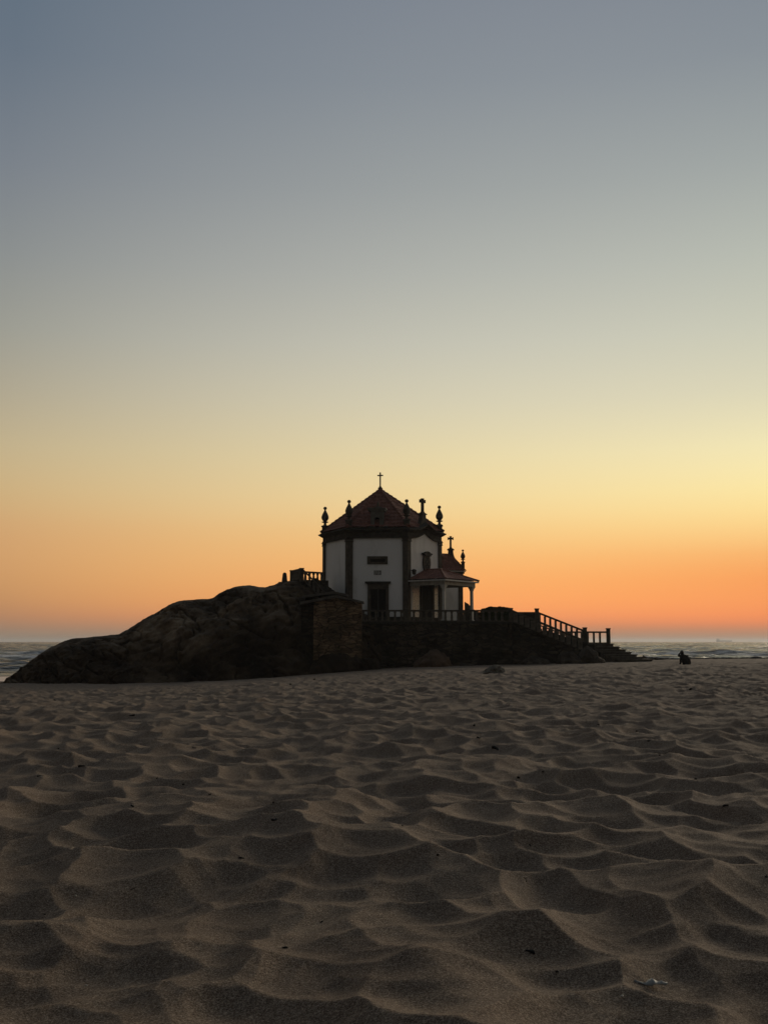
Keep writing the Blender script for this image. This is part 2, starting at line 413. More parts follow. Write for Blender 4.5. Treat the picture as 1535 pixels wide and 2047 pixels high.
sx2 = nt.nodes.new('ShaderNodeMath'); sx2.operation = 'MULTIPLY_ADD'   # rock colour gets darker low down and towards the hut
nt.links.new(sp.outputs['X'], sx2.inputs[0]); sx2.inputs[1].default_value = -.065; low_tone2 = nt.nodes.new('ShaderNodeMath'); low_tone2.operation = 'SUBTRACT'; low_tone2.inputs[1].default_value = .85; nt.links.new(low_tone.outputs[0], low_tone2.inputs[0]); nt.links.new(low_tone2.outputs[0], sx2.inputs[2]); sx2.use_clamp = True
c = mixc(nt, sx2.outputs[0], mixc(nt, 1.0, c, (.30, .28, .26), 'MULTIPLY'), c)
nt.links.new(c, b.inputs['Base Color'])
p = bump(nt, b, r1.outputs['Fac'], .6, .30); bump(nt, b, r2.outputs['Fac'], .8, .07, p)
M['rock'] = m
M['weed'] = simple('dried_seaweed', (.010, .009, .008), .4, 30, .8, .6, .003)
M['twig'] = simple('dry_twig', (.035, .026, .018), .4, 30, .9, .6, .002)
M['shell'] = simple('sea_shell', (.42, .38, .32), .2, 40, .6, .2, .001)
M['paper'] = simple('white_scrap', (.24, .24, .22), .15, 30, .6, .2, .001)
M['boulder'] = simple('boulder_stone', (.115, .085, .058), .5, 1.6, .95, .8, .08)
M['foot_rock'] = simple('foot_rock', (.050, .040, .029), .6, 1.3, .95, .9, .1)
M['cloth'] = simple('black_cloth', (.008, .007, .008), .3, 20, .95)
M['hair'] = simple('dark_hair', (.02, .016, .013), .3, 60, .6)
M['ship_paint'] = simple('ship_paint', (.10, .08, .07), .1, .1, .7, .0, .01)

# ------------------------------------------------------------------ ground sheet
def build_ground():
    yy = []
    y = 1.3
    while y < 87: yy.append(y); y += max(.0085, (y+.5)*.0041)
    yy = np.array([-60, -20, -6, -1.5, 0.2, .9]+yy+list(np.linspace(87.6, 100, 16))+[106, 113, 120, 140])
    u = np.linspace(-.47, .47, 900)
    wide = np.array([-6, -3, -1.8, -1.2, -.9, -.7, -.58, -.52])
    u = np.concatenate([wide, u, -wide[::-1]])
    Y = np.repeat(yy[:, None], len(u), 1)
    X = u[None, :]*(np.maximum(Y, 0)+1.9)
    back = Y < 1
    X = np.where(back, u[None, :]*3.0*(1+np.abs(Y)*.3), X)
    Z = ground_h(X, Y)
    Z[Y < 1] = ground_base(X, Y)[Y < 1]-.02
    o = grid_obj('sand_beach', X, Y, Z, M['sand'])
    tag(o, kind='structure')
build_ground()

# ------------------------------------------------------------------ sea
def build_sea():
    yy = [92.0]
    while yy[-1] < 2600: yy.append(yy[-1]*1.0062)
    yy = np.array(yy+list(np.linspace(2700, 9000, 40))+[10000, 12000, 15000])
    u = np.linspace(-.5, .5, 820); wide = np.array([-5, -3, -2, -1.4, -1, -.8, -.65, -.56]); u = np.concatenate([wide, u, -wide[::-1]])
    Y = np.repeat(yy[:, None], len(u), 1); X = np.clip(u[None, :]*Y, -15500+200*u[None, :], 15500+200*u[None, :])
    z0 = 0*X
    L = np.clip(Y/260.0, .55, 4.0)        # far grid can only carry the longer waves
    sw = perlin(X/46.0+3, Y/17.0, z0+.3)                        # swell
    swell = (1-np.abs(sw))**3-.4
    ch1 = (1-2.2*np.abs(perlin(X/7.5, Y/3.6, z0+1.7)))
    ch2 = (1-2.2*np.abs(perlin(X/16.0, Y/7.0, z0+5.7)))
    ch3 = (1-2.2*np.abs(perlin(X/34.0, Y/15.0, z0+9.7)))
    n = np.clip((900-Y)/700, 0, 1)
    Z = .40*swell+.24*ch1*np.clip((420-Y)/300, 0, 1)+.34*ch2*np.clip((1100-Y)/600, 0, 1)+.75*ch3
    Z *= np.clip((3000-Y)/1200, 0, 1)
    # breakers rolling in to the beach
    br = np.zeros_like(X); foam = np.zeros_like(X)
    for yc, h, k in ((108, .25, 1), (128, .45, 2), (152, .6, 3), (184, .65, 4), (206, .7, 6), (232, .7, 5), (275, .6, 8)):
        cy = yc+7*perlin(X/38.0, z0+k*3.1, z0+.9)+2*perlin(X/9.0, z0+k, z0+2.9)
        d = Y-cy; a = np.clip(.5+1.1*perlin(X/24.0+k*7, z0+k, z0+4.4), 0, 1.2)
        br += h*a*np.where(d < 0, np.exp(-(d/1.1)**2), np.exp(-(d/4.5)**2))
        foam = np.maximum(foam, np.clip(a*2.2, 0, 1.5)*np.where(d < 0, np.exp(-(d/(2.2+k*.4))**2), np.exp(-(d/1.6)**2)))
    crest = np.clip((ch2+ch1*.6-.95)*2.0, 0, 1)*np.clip((700-Y)/500, 0, 1)
    foam = np.clip(np.maximum(foam, .55*crest), 0, 1.3)
    o = grid_obj('sea', X, Y, SEA_Z+Z+br-(Y*Y)/(2*6.371e6), M['sea'], attr={'foam': foam})
    tag(o, kind='structure')
build_sea()

# ------------------------------------------------------------------ rock outcrop carrying the chapel
RIDGE = [(-12,1368,74.5),(10,1364,75),(35,1344,75.5),(60,1322,76),(85,1304,76.5),(110,1290,77),(130,1281,77.4),(150,1275,77.8),(168,1275,78),(185,1273,78.2),(215,1270.5,78.5),(240,1268,79),(270,1251,79),
         (295,1235,79),(320,1221,79.5),(345,1208,79.5),(370,1200,79.5),(400,1198,79.5),(425,1196,79.5),(440,1186,79.5),(455,1178,80),(470,1173,80),(485,1171,80),(500,1170,80),(518,1174,80),(530,1174,80),(550,1169,80),(558,1163.5,80),
         (568,1163,80),(580,1161,80),(600,1163,80),(640,1178,80.5),(700,1215,81),(760,1240,81)]
def build_rock():
    nc, nf, nb = 620, 130, 40
    pxs = np.linspace(-12, 760, nc)
    rp = np.array([[p[0] for p in RIDGE], [p[1] for p in RIDGE], [p[2] for p in RIDGE]])
    X = np.zeros((nf+nb, nc)); Y = np.zeros_like(X); Z = np.zeros_like(X); T = np.zeros_like(X)
    for j, px in enumerate(pxs):
        yr = float(np.interp(px, rp[0], rp[2])); pr = at(px, float(np.interp(px, rp[0], rp[1])), yr)
        yb = float(np.interp(px, [-12, 150, 300, 600, 760], [73.2, 72.2, 71.8, 72.5, 76]))
        xb = xat(px, yb, 1360); zb = float(ground_base(np.array([xb]), np.array([yb]))[0])-.5
        for i in range(nf):
            t = i/(nf-1)
            X[i, j] = xb+(pr.x-xb)*t; Y[i, j] = yb+(yr-yb)*(t**1.25); T[i, j] = t
            Z[i, j] = zb+(pr.z-zb)*(math.sin(t*math.pi/2)**.92)
        for i in range(nb):
            t = (i+1)/nb
            X[nf+i, j] = pr.x-.6*t; Y[nf+i, j] = yr+t*9; T[nf+i, j] = 1
            Z[nf+i, j] = pr.z+(SEA_Z-1-pr.z)*(t**1.6)
    # rock relief: bulges, slanting joints, grain
    u = X*.55+Z*.75; v = X*-.4+Z*.9
    big = fbm(X*.22, Y*.22, Z*.28, 3)
    joint = 1-np.abs(fbm(u*.55, Y*.2, v*.18+3, 3))*1.8
    joint2 = 1-np.abs(fbm(u*.35+9, Y*.3, v*.6+3, 2))*2.2
    fine = fbm(X*1.3, Y*1.3, Z*1.5, 4, .6)
    w = np.clip((1-T)*3.0, .10, 1)*np.clip(T*6+.3, 0, 1)
    med = fbm(u*.5+4, Y*.5, v*1.3, 5, .62); rid = 1-2*np.abs(fbm(u*.9+2, Y*.6, v*2.3+5, 4, .6))
    disp = w*(1.1*big+.38*med+.10*rid-.60*np.clip(joint, 0, 1)**12-.4*np.clip(joint2, 0, 1)**14)+(.10+.07*w)*fine
    Y2 = Y-disp*.85; Z2 = Z+disp*np.where(T >= .999, .25, .35); X2 = X+.15*w*fbm(X*.5, Y*.5+7, Z*.5, 2)
    o = grid_obj('rock_outcrop', X2, Y2, Z2, M['rock'])
    tag(o, 'big dark weathered rock outcrop sloping down to the sand left of the chapel', 'rock')
build_rock()

# ------------------------------------------------------------------ terrace, retaining wall
TY = 77.0
TZ = zat(1243, TY)
def gfoot(x, y): return float(ground_base(np.array([x]), np.array([y]))[0])-.6
def wall_patch(mb, x0, x1, y0, z0, z1, n, amp, seed, batter=.0):
    """rough front face of a rubble wall, thick, with an uneven surface"""
    nx = max(4, int((x1-x0)*n)); nzv = max(4, int((z1-z0)*n))
    xs = np.linspace(x0, x1, nx); zs = np.linspace(z0, z1, nzv)
    Xg, Zg = np.meshgrid(xs, zs)
    D = amp*fbm(Xg*1.1+seed, 0*Xg, Zg*2.6, 3)+amp*.8*fbm(Xg*.4+seed, 0*Xg+3, Zg*.5, 2)
    Yg = y0-D-batter*(z1-Zg)
    V = [(float(Xg[i, j]), float(Yg[i, j]), float(Zg[i, j])) for i in range(nzv) for j in range(nx)]
    Fc = [(i*nx+j, i*nx+j+1, (i+1)*nx+j+1, (i+1)*nx+j) for i in range(nzv-1) for j in range(nx-1)]
    mb.add(V, Fc)
t = empty('retaining_wall', (xat(850, TY), TY, TZ), 'long dark rubble retaining wall under the terrace balustrade', 'wall')
mb = MB(); x0, x1, xr = xat(690, TY), xat(980, TY), xat(1024, TY)
wall_patch(mb, x0, x1, TY, gfoot(0, TY), TZ-.12, 4.5, .10, 3, .05)
mb.box(x0, x1, TY+.32, 92, gfoot(0, TY)-1, TZ-.03)
wall_patch(mb, x1-.1, xr, TY+.45, gfoot(0, TY), TZ-.12, 4.5, .10, 9, .05)
mb.box(x1, xr, TY+.8, 92, gfoot(0, TY)-1, TZ-.034)
mb.build('stonework', M['rubble'], t, smooth=False)
mb = MB(); mb.box(x0, x1+.05, TY-.06, TY+.6, TZ-.14, TZ); mb.box(x1+.05, xr, TY+.30, TY+.9, TZ-.14, TZ-.004)
mb.build('coping', M['granite_dark'], t)

# ------------------------------------------------------------------ balustrades
def baluster_mesh(h, w=.09, d=.09, plain=False):
    mb = MB()
    if plain: mb.sq((0, 0, 0), [(w, 0), (w, h)])
    else: mb.sq((0, 0, 0), [(w*1.1, 0), (w*1.1, .08), (w*.8, .12), (w*1.0, h*.35), (w*.72, h-.14), (w*1.1, h-.08), (w*1.1, h)])
    me = bpy.data.meshes.new('baluster'); me.from_pydata(mb.v, [], mb.f); me.materials.append(M['baluster_stone']); return me
def balustrade(name, A, B, h, spacing, label, posts=(), group=None, rail=.13, skip_low=False, bal_w=.085, mat='granite', post_extra=.14, plain=False):
    """A, B: floor points of its two ends; posts: fractions along it that carry square posts"""
    A, B = Vector(A), Vector(B); d = B-A; L = Vector((d.x, d.y, 0)).length; ux = Vector((d.x, d.y, 0))/L; nrm = Vector((-ux.y, ux.x, 0))
    t = empty(name, A, label, 'balustrade', group)
    hw = .11
    m1 = MB(); m1.obox(A+Vector((0, 0, h-rail))-nrm*hw, d, nrm*2*hw, (0, 0, rail)); m1.build('handrail', M[mat], t, bevel=.015)
    if not skip_low:
        m2 = MB(); m2.obox(A-nrm*hw*.9, d, nrm*hw*1.8, (0, 0, .10)); m2.build('bottom_rail', M[mat], t)
    me = baluster_mesh(h-rail-.06, bal_w, plain=plain)
    n = max(1, round(L/spacing))
    for i in range(n):
        f = (i+.5)/n
        if any(abs(f-p)*L < spacing*.45 for p in posts): continue
        o = bpy.data.objects.new('baluster', me); col.objects.link(o); o.parent = t; o.location = d*f+Vector((0, 0, .06)); o.rotation_euler.z = math.atan2(ux.y, ux.x)
    for p in posts:
        c = A+d*p; m3 = MB(); m3.sq((c.x, c.y, c.z-.15), [(.135, 0), (.135, h+.15+post_extra-.09), (.165, h+.15+post_extra-.08), (.165, h+.15+post_extra)], math.atan2(ux.y, ux.x))
        m3.build('post', M[mat], t)
    return t
bh = zat(1219, TY+.15)-TZ
balustrade('balustrade', (xat(720, TY+.15), TY+.15, TZ), (xat(1022, TY+.5), TY+.5, TZ), bh, .46,
           'long level stone balustrade along the front edge of the chapel terrace', posts=(.30, .995))
# descending near-side balustrade of the beach stair
SB = TY+.75
a0 = at(1024, 1243, SB); a1 = at(1165, 1302, SB)
balustrade('balustrade', a0, a1, bh, .42, 'sloping stone balustrade on the near side of the beach stair', posts=(), rail=.17, bal_w=.15, plain=True)
SC = TY+3.6
c0 = at(1073, 1249, SC); c1 = at(1169, 1287, SC)
balustrade('balustrade', c0, c1, zat(1222, SC)-c0.z, .40, 'sloping open balustrade against the orange sky between two tall posts', posts=(0.0, 1.0), post_extra=.22, rail=.15, bal_w=.075, plain=True)
SD = TY+4.6
d0 = at(1132, 1287, SD); d1 = at(1217, 1287, SD)
balustrade('balustrade', d0, d1, zat(1262, SD)-d0.z, .44, 'short level balustrade at the foot landing ending in a square post', posts=(.985,), post_extra=.24, rail=.13, bal_w=.07, plain=True)
# low parapet behind the stair head
e0 = at(1020, 1262, TY+5); e1 = at(1073, 1262, TY+5)
mb = MB(); mb.box(e0.x, e1.x, TY+4.85, TY+5.15, e0.z-2, zat(1226, TY+5)-.1); mb.box(e0.x-.05, e1.x, TY+4.8, TY+5.2, zat(1226, TY+5)-.1, zat(1223.5, TY+5))
tag(mb.build('parapet', M['granite_dark']), 'low solid stone parapet at the head of the beach stair', 'parapet')

# ------------------------------------------------------------------ beach stair
t = empty('stone_staircase', at(1170, 1290, SC), 'dark stone staircase leading from the terrace down to the sand', 'stairs')
mb = MB(); NS = 12
for k in range(NS):
    pa, pb = 1022+k*(1172-1022)/NS, 1022+(k+1)*(1172-1022)/NS
    zt = zat(1244, SC)+(zat(1289, SC)-zat(1244, SC))*(k+.6)/NS
    xa, xb = xat(pa, SC), xat(pb, SC)
    mb.box(xa, xb+.02+.004*k, SB+.35, SC+1.3, gfoot(10, 78)-.5, zt-.07)
    mb.box(xa-.03, xb+.02, SB+.3, SC+1.25, zt-.07+.002, zt)
mb.build('upper_flight', M['granite_dark'], t)
mb = MB()   # masonry cheek wall under the upper flight
xs = [xat(p, SB) for p in np.linspace(1020, 1182, 40)]; top = [zat(y, SB) for y in np.interp(np.linspace(1020, 1182, 40), [1020, 1040, 1165, 1182], [1244, 1250, 1301, 1306])]
nzv = 22; V = []
for i in range(nzv):
    for j in range(40):
        zb = gfoot(12, SB); z = zb+(top[j]-zb)*i/(nzv-1)
        yv = SB-.05-.12*float(fbm(np.array([xs[j]*1.2]), np.array([0.]), np.array([z*2.5+4]), 3)[0])-.10*(top[j]-z)
        V.append((xs[j], yv, z))
mb.add(V, [(i*40+j, i*40+j+1, (i+1)*40+j+1, (i+1)*40+j) for i in range(nzv-1) for j in range(39)])
mb.add([(xs[0], SB+.4, top[0]), (xs[-1], SB+.4, top[-1]), (xs[-1], SB-.1, top[-1]), (xs[0], SB-.1, top[0])], [(0, 1, 2, 3)])
mb.build('cheek_wall', M['rubble'], t)
steps = [(1163,1286.5,1226),(1175,1292.5,1238),(1186,1298,1250),(1197,1303,1261),(1208,1308,1272),(1220,1313,1284),(1232,1317.5,1303)]
for k, (pl, py, pr_) in enumerate(steps):
    Yk = 80.4-k*.62; z = zat(py, Yk)
    xl, xr_ = xat(pl, Yk), xat(pr_, Yk)
    zb = z-.21-(1.5 if k == 6 else .0)
    s = MB(); s.box(xl, xr_, Yk, Yk+1.0+k*.1, z-.08, z); s.box(xl+.05, xr_-.05, Yk+.12, 82.4, zb-.6, z-.08-.002)
    s.build('step', M['baluster_stone'], t, bevel=.015)

# ------------------------------------------------------------------ left stair beside the chapel
LZ = zat(1160, 80)
LP = Vector((xat(602, 79), 79, 0)); LQ = Vector((xat(583, 81.5), 81.5, 0)); LR = Vector((xat(646, 83.6), 83.6, 0))
t = empty('side_staircase', (LP.x, LP.y, LZ), 'dark stone steps climbing left against the white chapel wall', 'stairs')
mb = MB(); NS = 9
lx0, lx1 = xat(640, 80), xat(676, 80); lz1 = zat(1192, 80)
mb.prism([(LP.x, LP.y+.0, LZ-4), (LQ.x, LQ.y, LZ-4), (LR.x, LR.y, LZ-4), (lx0+.6, 80.3, LZ-4)], (0, 0, 4))
mb.build('landing', M['granite_dark'], t)
mb = MB()
for k in range(NS):
    xa = xat(628, 80)+(lx1-xat(628, 80))*k/NS; xb = xat(628, 80)+(lx1-xat(628, 80))*(k+1)/NS
    zt = LZ+.1+(lz1-LZ-.1)*k/NS
    mb.box(xa, xb+.03, 79.1+.01*k, 83.0, TZ, zt-.06); mb.box(xa, xb+.08, 79.05+.01*k, 83.02, zt-.06+.002, zt+.01)
mb.build('flight', M['granite_dark'], t)
lb = zat(1136, 79)-LZ
balustrade('balustrade', (LQ.x, LQ.y, LZ), (LP.x, LP.y, LZ), lb, .40, 'short stone balustrade closing the left end of the side stair landing', posts=(0, 1), post_extra=.02)
q1 = at(658, 1214, 78.6)
balustrade('balustrade', (LP.x+.12, 78.95, LZ-.05), (q1.x, 78.6, q1.z), lb, .36, 'steep stone balustrade descending in front of the side stair', rail=.14)
balustrade('balustrade', (LQ.x+.25, LQ.y+.2, LZ), (LR.x, LR.y, LZ), lb, .40, 'level balustrade behind the side stair with orange sky between its balusters', bal_w=.07)
# marker stone
p0 = at(569, 1166, 79.6)
mb = MB(); mb.sq((p0.x, p0.y, p0.z-.4), [(.21, 0), (.20, .4), (.13, .4+.72), (.09, .4+.79), (.03, .4+.82)], .3)
tag(mb.build('marker_stone', M['granite'], bevel=.02), 'small tapering stone post standing alone on the rock beside the side stair', 'stone post')

# ------------------------------------------------------------------ stone hut in front of the rock
HY = 73.6
t = empty('stone_hut', (xat(675, HY), HY, gfoot(-3, HY)+.6), 'low stone hut with slab roof built against the rock below the chapel', 'hut')
hx0, hx1 = xat(627, HY), xat(722, HY); hz0 = gfoot(-4, HY)
ha, hm, hb = zat(1199, HY), zat(1193, HY), zat(1202, HY); hmx = xat(672, HY)
mb = MB(); nx, nzv = 26, 34; V = []
for i in range(nzv):
    for j in range(nx):
        x = hx0+(hx1-hx0)*j/(nx-1); zt = float(np.interp(x, [hx0, hmx, hx1], [ha, hm, hb])); z = hz0+(zt-hz0)*i/(nzv-1)
        yv = HY-.06*float(fbm(np.array([x*1.3]), np.array([2.]), np.array([z*2.8]), 3)[0])-.02*(zt-z)
        V.append((x+(.05*(zt-z)/4 if j == nx-1 else 0), yv, z))
mb.add(V, [(i*nx+j, i*nx+j+1, (i+1)*nx+j+1, (i+1)*nx+j) for i in range(nzv-1) for j in range(nx-1)])
mb.prism([(hx0+.02, HY+.08, hz0), (hx1-.02, HY+.08, hz0), (hx1-.02, HY+.08, hb-.03), (hmx, HY+.08, hm-.03), (hx0+.02, HY+.08, ha-.03)], (0, 4.4, 0))
mb.build('front_wall', M['hut_stone'], t)
mb = MB(); mb.box(xat(602, HY+.9), hx0, HY+.9, HY+4, hz0-.3, zat(1208, HY+.9)); mb.build('side_wall', M['rubble'], t)
mb = MB(); th = .15
mb.prism([(xat(600, HY), HY-.25, zat(1208.5, HY)), (hmx, HY-.25, zat(1194.5, HY)), (xat(727.5, HY), HY-.25, zat(1206.5, HY)), (xat(727.5, HY), HY-.25, zat(1202.5, HY)), (hmx, HY-.25, zat(1189.5, HY)), (xat(600, HY), HY-.25, zat(1203.5, HY))], (0, 1.7, 0))
mb.build('roof_slab', M['slab'], t)
mb = MB(); Y2 = HY+2.2
mb.prism([(xat(603, Y2), Y2, zat(1195, Y2)), (xat(666, Y2), Y2, zat(1187, Y2)), (xat(694, Y2), Y2, zat(1192, Y2)), (xat(694, Y2), Y2, zat(1187.5, Y2)), (xat(666, Y2), Y2, zat(1182, Y2)), (xat(603, Y2), Y2, zat(1190.5, Y2))], (0, 2.4, 0))
mb.build('roof_slab', M['slab'], t)
mb = MB(); mb.box(xat(609, Y2), xat(690, Y2), Y2+.3, Y2+2.3, zat(1212, Y2), zat(1191, Y2)); mb.build('back_wall', M['rubble'], t)

# ------------------------------------------------------------------ chapel
th = math.radians(4.5); R = 4.72
CX, CY = xat(763.5, 85, 1160), 85.0
cp = empty('chapel', (CX, CY, TZ), 'hexagonal white chapel with stone corners and tiled pyramid roof on the rock', 'chapel')
fa = [math.radians(-94.5+60*k) for k in range(6)]          # outward normal of each face; 0 faces us, 1 right, 5 left
V = [Vector((CX+R*math.cos(a+math.radians(30)), CY+R*math.sin(a+math.radians(30)), 0)) for a in fa]   # V[k] = end of face k (counter-clockwise)
V[0].x -= .09; V[5].x += .09
nr = []
for k in range(6):
    e = V[k]-V[k-1]; nr.append(Vector((e.y, -e.x, 0)).normalized())
def off(d):
    return [V[k]+d*(nr[k]+nr[(k+1) % 6])/(1+nr[k].dot(nr[(k+1) % 6])) for k in range(6)]
ZB = zat(1075, 80.9)        # underside of the entablature
mb = MB(); mb.prism([(v.x, v.y, TZ-.8) for v in V], (0, 0, ZB-TZ+.8+.45))
mb.build('wall', M['white'], cp)
# plinth
mb = MB(); P = off(.07); mb.prism([(v.x, v.y, TZ-.3) for v in P], (0, 0, .75)); mb.build('plinth', M['granite_dark'], cp)
# corner pilasters with capital
for k in range(6):
    e1 = (V[k-1]-V[k]).normalized(); e2 = (V[(k+1) % 6]-V[k]).normalized()
    def ring(d, w, z):
        O = off(d)[k]
        return [(O.x, O.y, z)]+[(p.x, p.y, z) for p in (V[k]+e2*w+nr[(k+1) % 6]*d, V[k]+e2*w-nr[(k+1) % 6]*.1, V[k]-(nr[k]+nr[(k+1) % 6])*.1, V[k]+e1*w-nr[k]*.1, V[k]+e1*w+nr[k]*d)]
    mb = MB(); w = .345
    mb.loft([ring(.12, w, TZ-.4), ring(.12, w, ZB-.30)])
    mb.build('pilaster', M['granite'], cp)
    mb = MB(); mb.loft([ring(.13, w+.01, ZB-.30), ring(.20, w+.06, ZB-.26), ring(.15, w+.02, ZB-.20), ring(.15, w+.02, ZB-.10), ring(.22, w+.10, ZB-.02)])
    mb.build('capital', M['granite'], cp)
# entablature, with the ogee gable over the porch face
PROF = [(-.05, -.03), (.15, -.03), (.15, .10), (.10, .12), (.10, .40), (.20, .46), (.26, .50), (.42, .60), (.44, .68), (.36, .71), (.20, .80), (-.25, .82)]
def ogee(s): return .56*max(0, 1-abs(s-.5)/.42)**2
mb = MB(); nseg = 48
for k in range(6):
    rows = []
    for d, z in PROF:
        O = off(d); A, B = O[k-1], O[k]
        rows.append([(A.x+(B.x-A.x)*i/nseg, A.y+(B.y-A.y)*i/nseg, ZB+z+(ogee(i/nseg) if k == 1 else 0)) for i in range(nseg+1)])
    n = nseg+1; vs = [p for r in rows for p in r]
    mb.add(vs, [(a*n+i, a*n+i+1, (a+1)*n+i+1, (a+1)*n+i) for a in range(len(rows)-1) for i in range(nseg)])
mb.build('cornice', M['granite_dark'], cp)
mb = MB()      # white tympanum under the ogee
A, B = V[0], V[1]
for i in range(nseg):
    s0, s1 = i/nseg, (i+1)/nseg; p, q = A+(B-A)*s0, A+(B-A)*s1; dd = nr[1]*.004
    if ogee(s0)+ogee(s1) > 0: mb.add([(p+dd).to_tuple()[:2]+(ZB-.02,), (q+dd).to_tuple()[:2]+(ZB-.02,), (q+dd).to_tuple()[:2]+(ZB+ogee(s1),), (p+dd).to_tuple()[:2]+(ZB+ogee(s0),)], [(0, 1, 2, 3)])
mb.build('gable_panel', M['white'], cp)
# tiled roof
ZT = ZB+.80; AP = Vector((xat(760, 85, 980), CY, zat(980, CY)))
def tiled_face(mb, A, B, top, period=.27, course=.50, nu=None):
    """barrel tiles running up the triangle A-B-top"""
    A, B, top = Vector(A), Vector(B), Vector(top)
    L = (B-A).length; mid = (A+B)/2; S = (top-mid).length
    n = (B-A).cross(top-A).normalized()
    if n.z < 0: n = -n
    nu = int(L/period*6); nv = int(S/course*7)
    vs = []
    for j in range(nv+1):
        v = j/nv
        for i in range(nu+1):
            u = i/nu-.5
            p = mid+(top-mid)*v+(B-A)*u*(1-v)
            s = u*L*(1-v)
            c = (v*S/course) % 1.0
            h = .035*abs(math.cos(math.pi*s/period))+.085*(1-c)
            h += .02*math.sin(int(v*S/course)*12.9+int((s+50)/period)*7.7)
            lift = .10*max(0, (v-.86)/.14)**1.5*1.6
            vs.append(p+n*h+Vector((0, 0, lift)))
    w = nu+1
    mb.add(vs, [(j*w+i, j*w+i+1, (j+1)*w+i+1, (j+1)*w+i) for j in range(nv) for i in range(nu)])
O = off(.26); mb = MB()
for k in range(6):
    tiled_face(mb, (O[k-1].x, O[k-1].y, ZT-.02), (O[k].x, O[k].y, ZT-.02), AP)
roof = mb.build('roof', M['tile'], cp, smooth=True)
mb = MB()
for k in range(6):    # hip ridge tiles
    a = Vector((O[k].x, O[k].y, ZT+.02)); n = 16
    for i in range(n):
        p, q = a+(AP-a)*(i/n)+Vector((0, 0, .05)), a+(AP-a)*((i+1.05)/n)+Vector((0, 0, .03))
        d = (q-p).normalized(); sd = d.cross(Vector((0, 0, 1))).normalized(); up = sd.cross(d)
        r0, r1 = .14, .11
        mb.loft([[p+(sd*math.cos(x)+up*math.sin(x))*r0 for x in np.linspace(0, 2*math.pi, 9)[:-1]], [q+(sd*math.cos(x)+up*math.sin(x))*r1 for x in np.linspace(0, 2*math.pi, 9)[:-1]]])
mb.build('ridge_tiles', M['tile'], roof)
mb = MB(); mb.lathe((AP.x, AP.y, AP.z-.35), [(.34, 0), (.24, .18), (.15, .34), (.12, .42), (.19, .48), (.19, .54), (.10, .60), (.10, .66)], 12)
mb.build('roof_finial', M['granite'], roof, smooth=False)
def cross(c, H, arm, w, ang, name='cross', parent=cp, trefoil=False, ay=.74):
    mb = MB(); ca, sa = math.cos(ang), math.sin(ang); u = Vector((ca, sa, 0)); v = Vector((-sa, ca, 0)); c = Vector(c)
    mb.obox(c-u*w/2-v*w/2, u*w, v*w, (0, 0, H))
    mb.obox(c-u*arm/2-v*w*.45+Vector((0, 0, H*ay)), u*arm, v*w*.9, (0, 0, w*.9))
    if trefoil:
        z = H*ay+w*.45
        for s in (-1, 1): mb.obox(c+u*s*(arm/2-.01)-u*.035-v*w*.6+Vector((0, 0, z-w*.68)), u*.07, v*w*1.2, (0, 0, w*1.36))
        mb.obox(c-u*w*.6-v*w*.56+Vector((0, 0, H-.06)), u*w*1.2, v*w*1.12, (0, 0, .06))
        mb.obox(c-u*w*.68-v*w*.68, u*w*1.36, v*w*1.36, (0, 0, .12))
    return mb.build(name, M['granite'], parent)
zc = zat(976.5, CY)
cross((AP.x, AP.y, zc-.15), zat(944.5, CY)-zc+.15, .47, .105, -th*2.0, parent=cp, ay=.80)
# pinnacles
def pinnacle(x, y, z, s=1.12, parent=cp, ped=.66):
    mb = MB()
    mb.sq((x, y, z-.2), [(.20*s, 0), (.20*s, .2+ped*.75), (.25*s, .2+ped*.80), (.25*s, .2+ped*.92), (.16*s, .2+ped)], -th)
    o = mb.build('pinnacle', M['granite'], parent)
    m2 = MB(); m2.lathe((x, y, z+ped-.01), [(.15*s, 0), (.10*s, .08*s), (.09*s, .18*s), (.22*s, .23*s), (.27*s, .27*s), (.12*s, .31*s), (.20*s, .40*s), (.265*s, .53*s), (.265*s, .66*s), (.20*s, .84*s), (.12*s, 1.00*s), (.06*s, 1.12*s), (.055*s, 1.17*s),
              (.11*s, 1.20*s), (.135*s, 1.27*s), (.11*s, 1.35*s), (.04*s, 1.39*s)], 16)
    m2.build('urn', M['granite'], o, smooth=False)
I = off(-.05)
for k in range(6): pinnacle(I[k].x, I[k].y, ZT-.02, parent=cp)
# cross and scrolled pedestal over the ogee
fm = (V[0]+V[1])/2; pc = fm-nr[1]*.14; ua = math.atan2((V[1]-V[0]).y, (V[1]-V[0]).x); uu = (V[1]-V[0]).normalized()
zp = ZT+.40
def scroll_pedestal(c, z0, z1, wtop, wbase, uu, nn, depth=.34, parent=cp):
    pts = []; n = 10
    for i in range(n+1):
        f = i/n; w = wbase+(wtop-wbase)*(1-(1-f)**2.2); pts.append((w/2, z0+(z1-z0)*f))
    poly = [Vector((c.x, c.y, 0))+uu*w+Vector((0, 0, z)) for w, z in pts]+[Vector((c.x, c.y, 0))-uu*w+Vector((0, 0, z)) for w, z in pts[::-1]]
    mb = MB(); mb.prism([p-nn*depth/2 for p in poly], nn*depth)
    top = Vector((c.x, c.y, z1)); ww = wtop*1.38
    mb.obox(top-uu*ww/2-nn*depth*.65, uu*ww, nn*depth*1.3, (0, 0, .09)); mb.obox(top-uu*wtop*.5-nn*depth*.5+Vector((0, 0, .09)), uu*wtop, nn*depth, (0, 0, .06))
    return mb.build('pedestal', M['granite'], parent)
z27 = zat(1029, pc.y)
scroll_pedestal(pc, zp-.25, z27, .50, 1.5, uu, nr[1])
cross((pc.x, pc.y, z27+.12), zat(996.5, pc.y)-z27-.12, .56, .19, ua, trefoil=True)
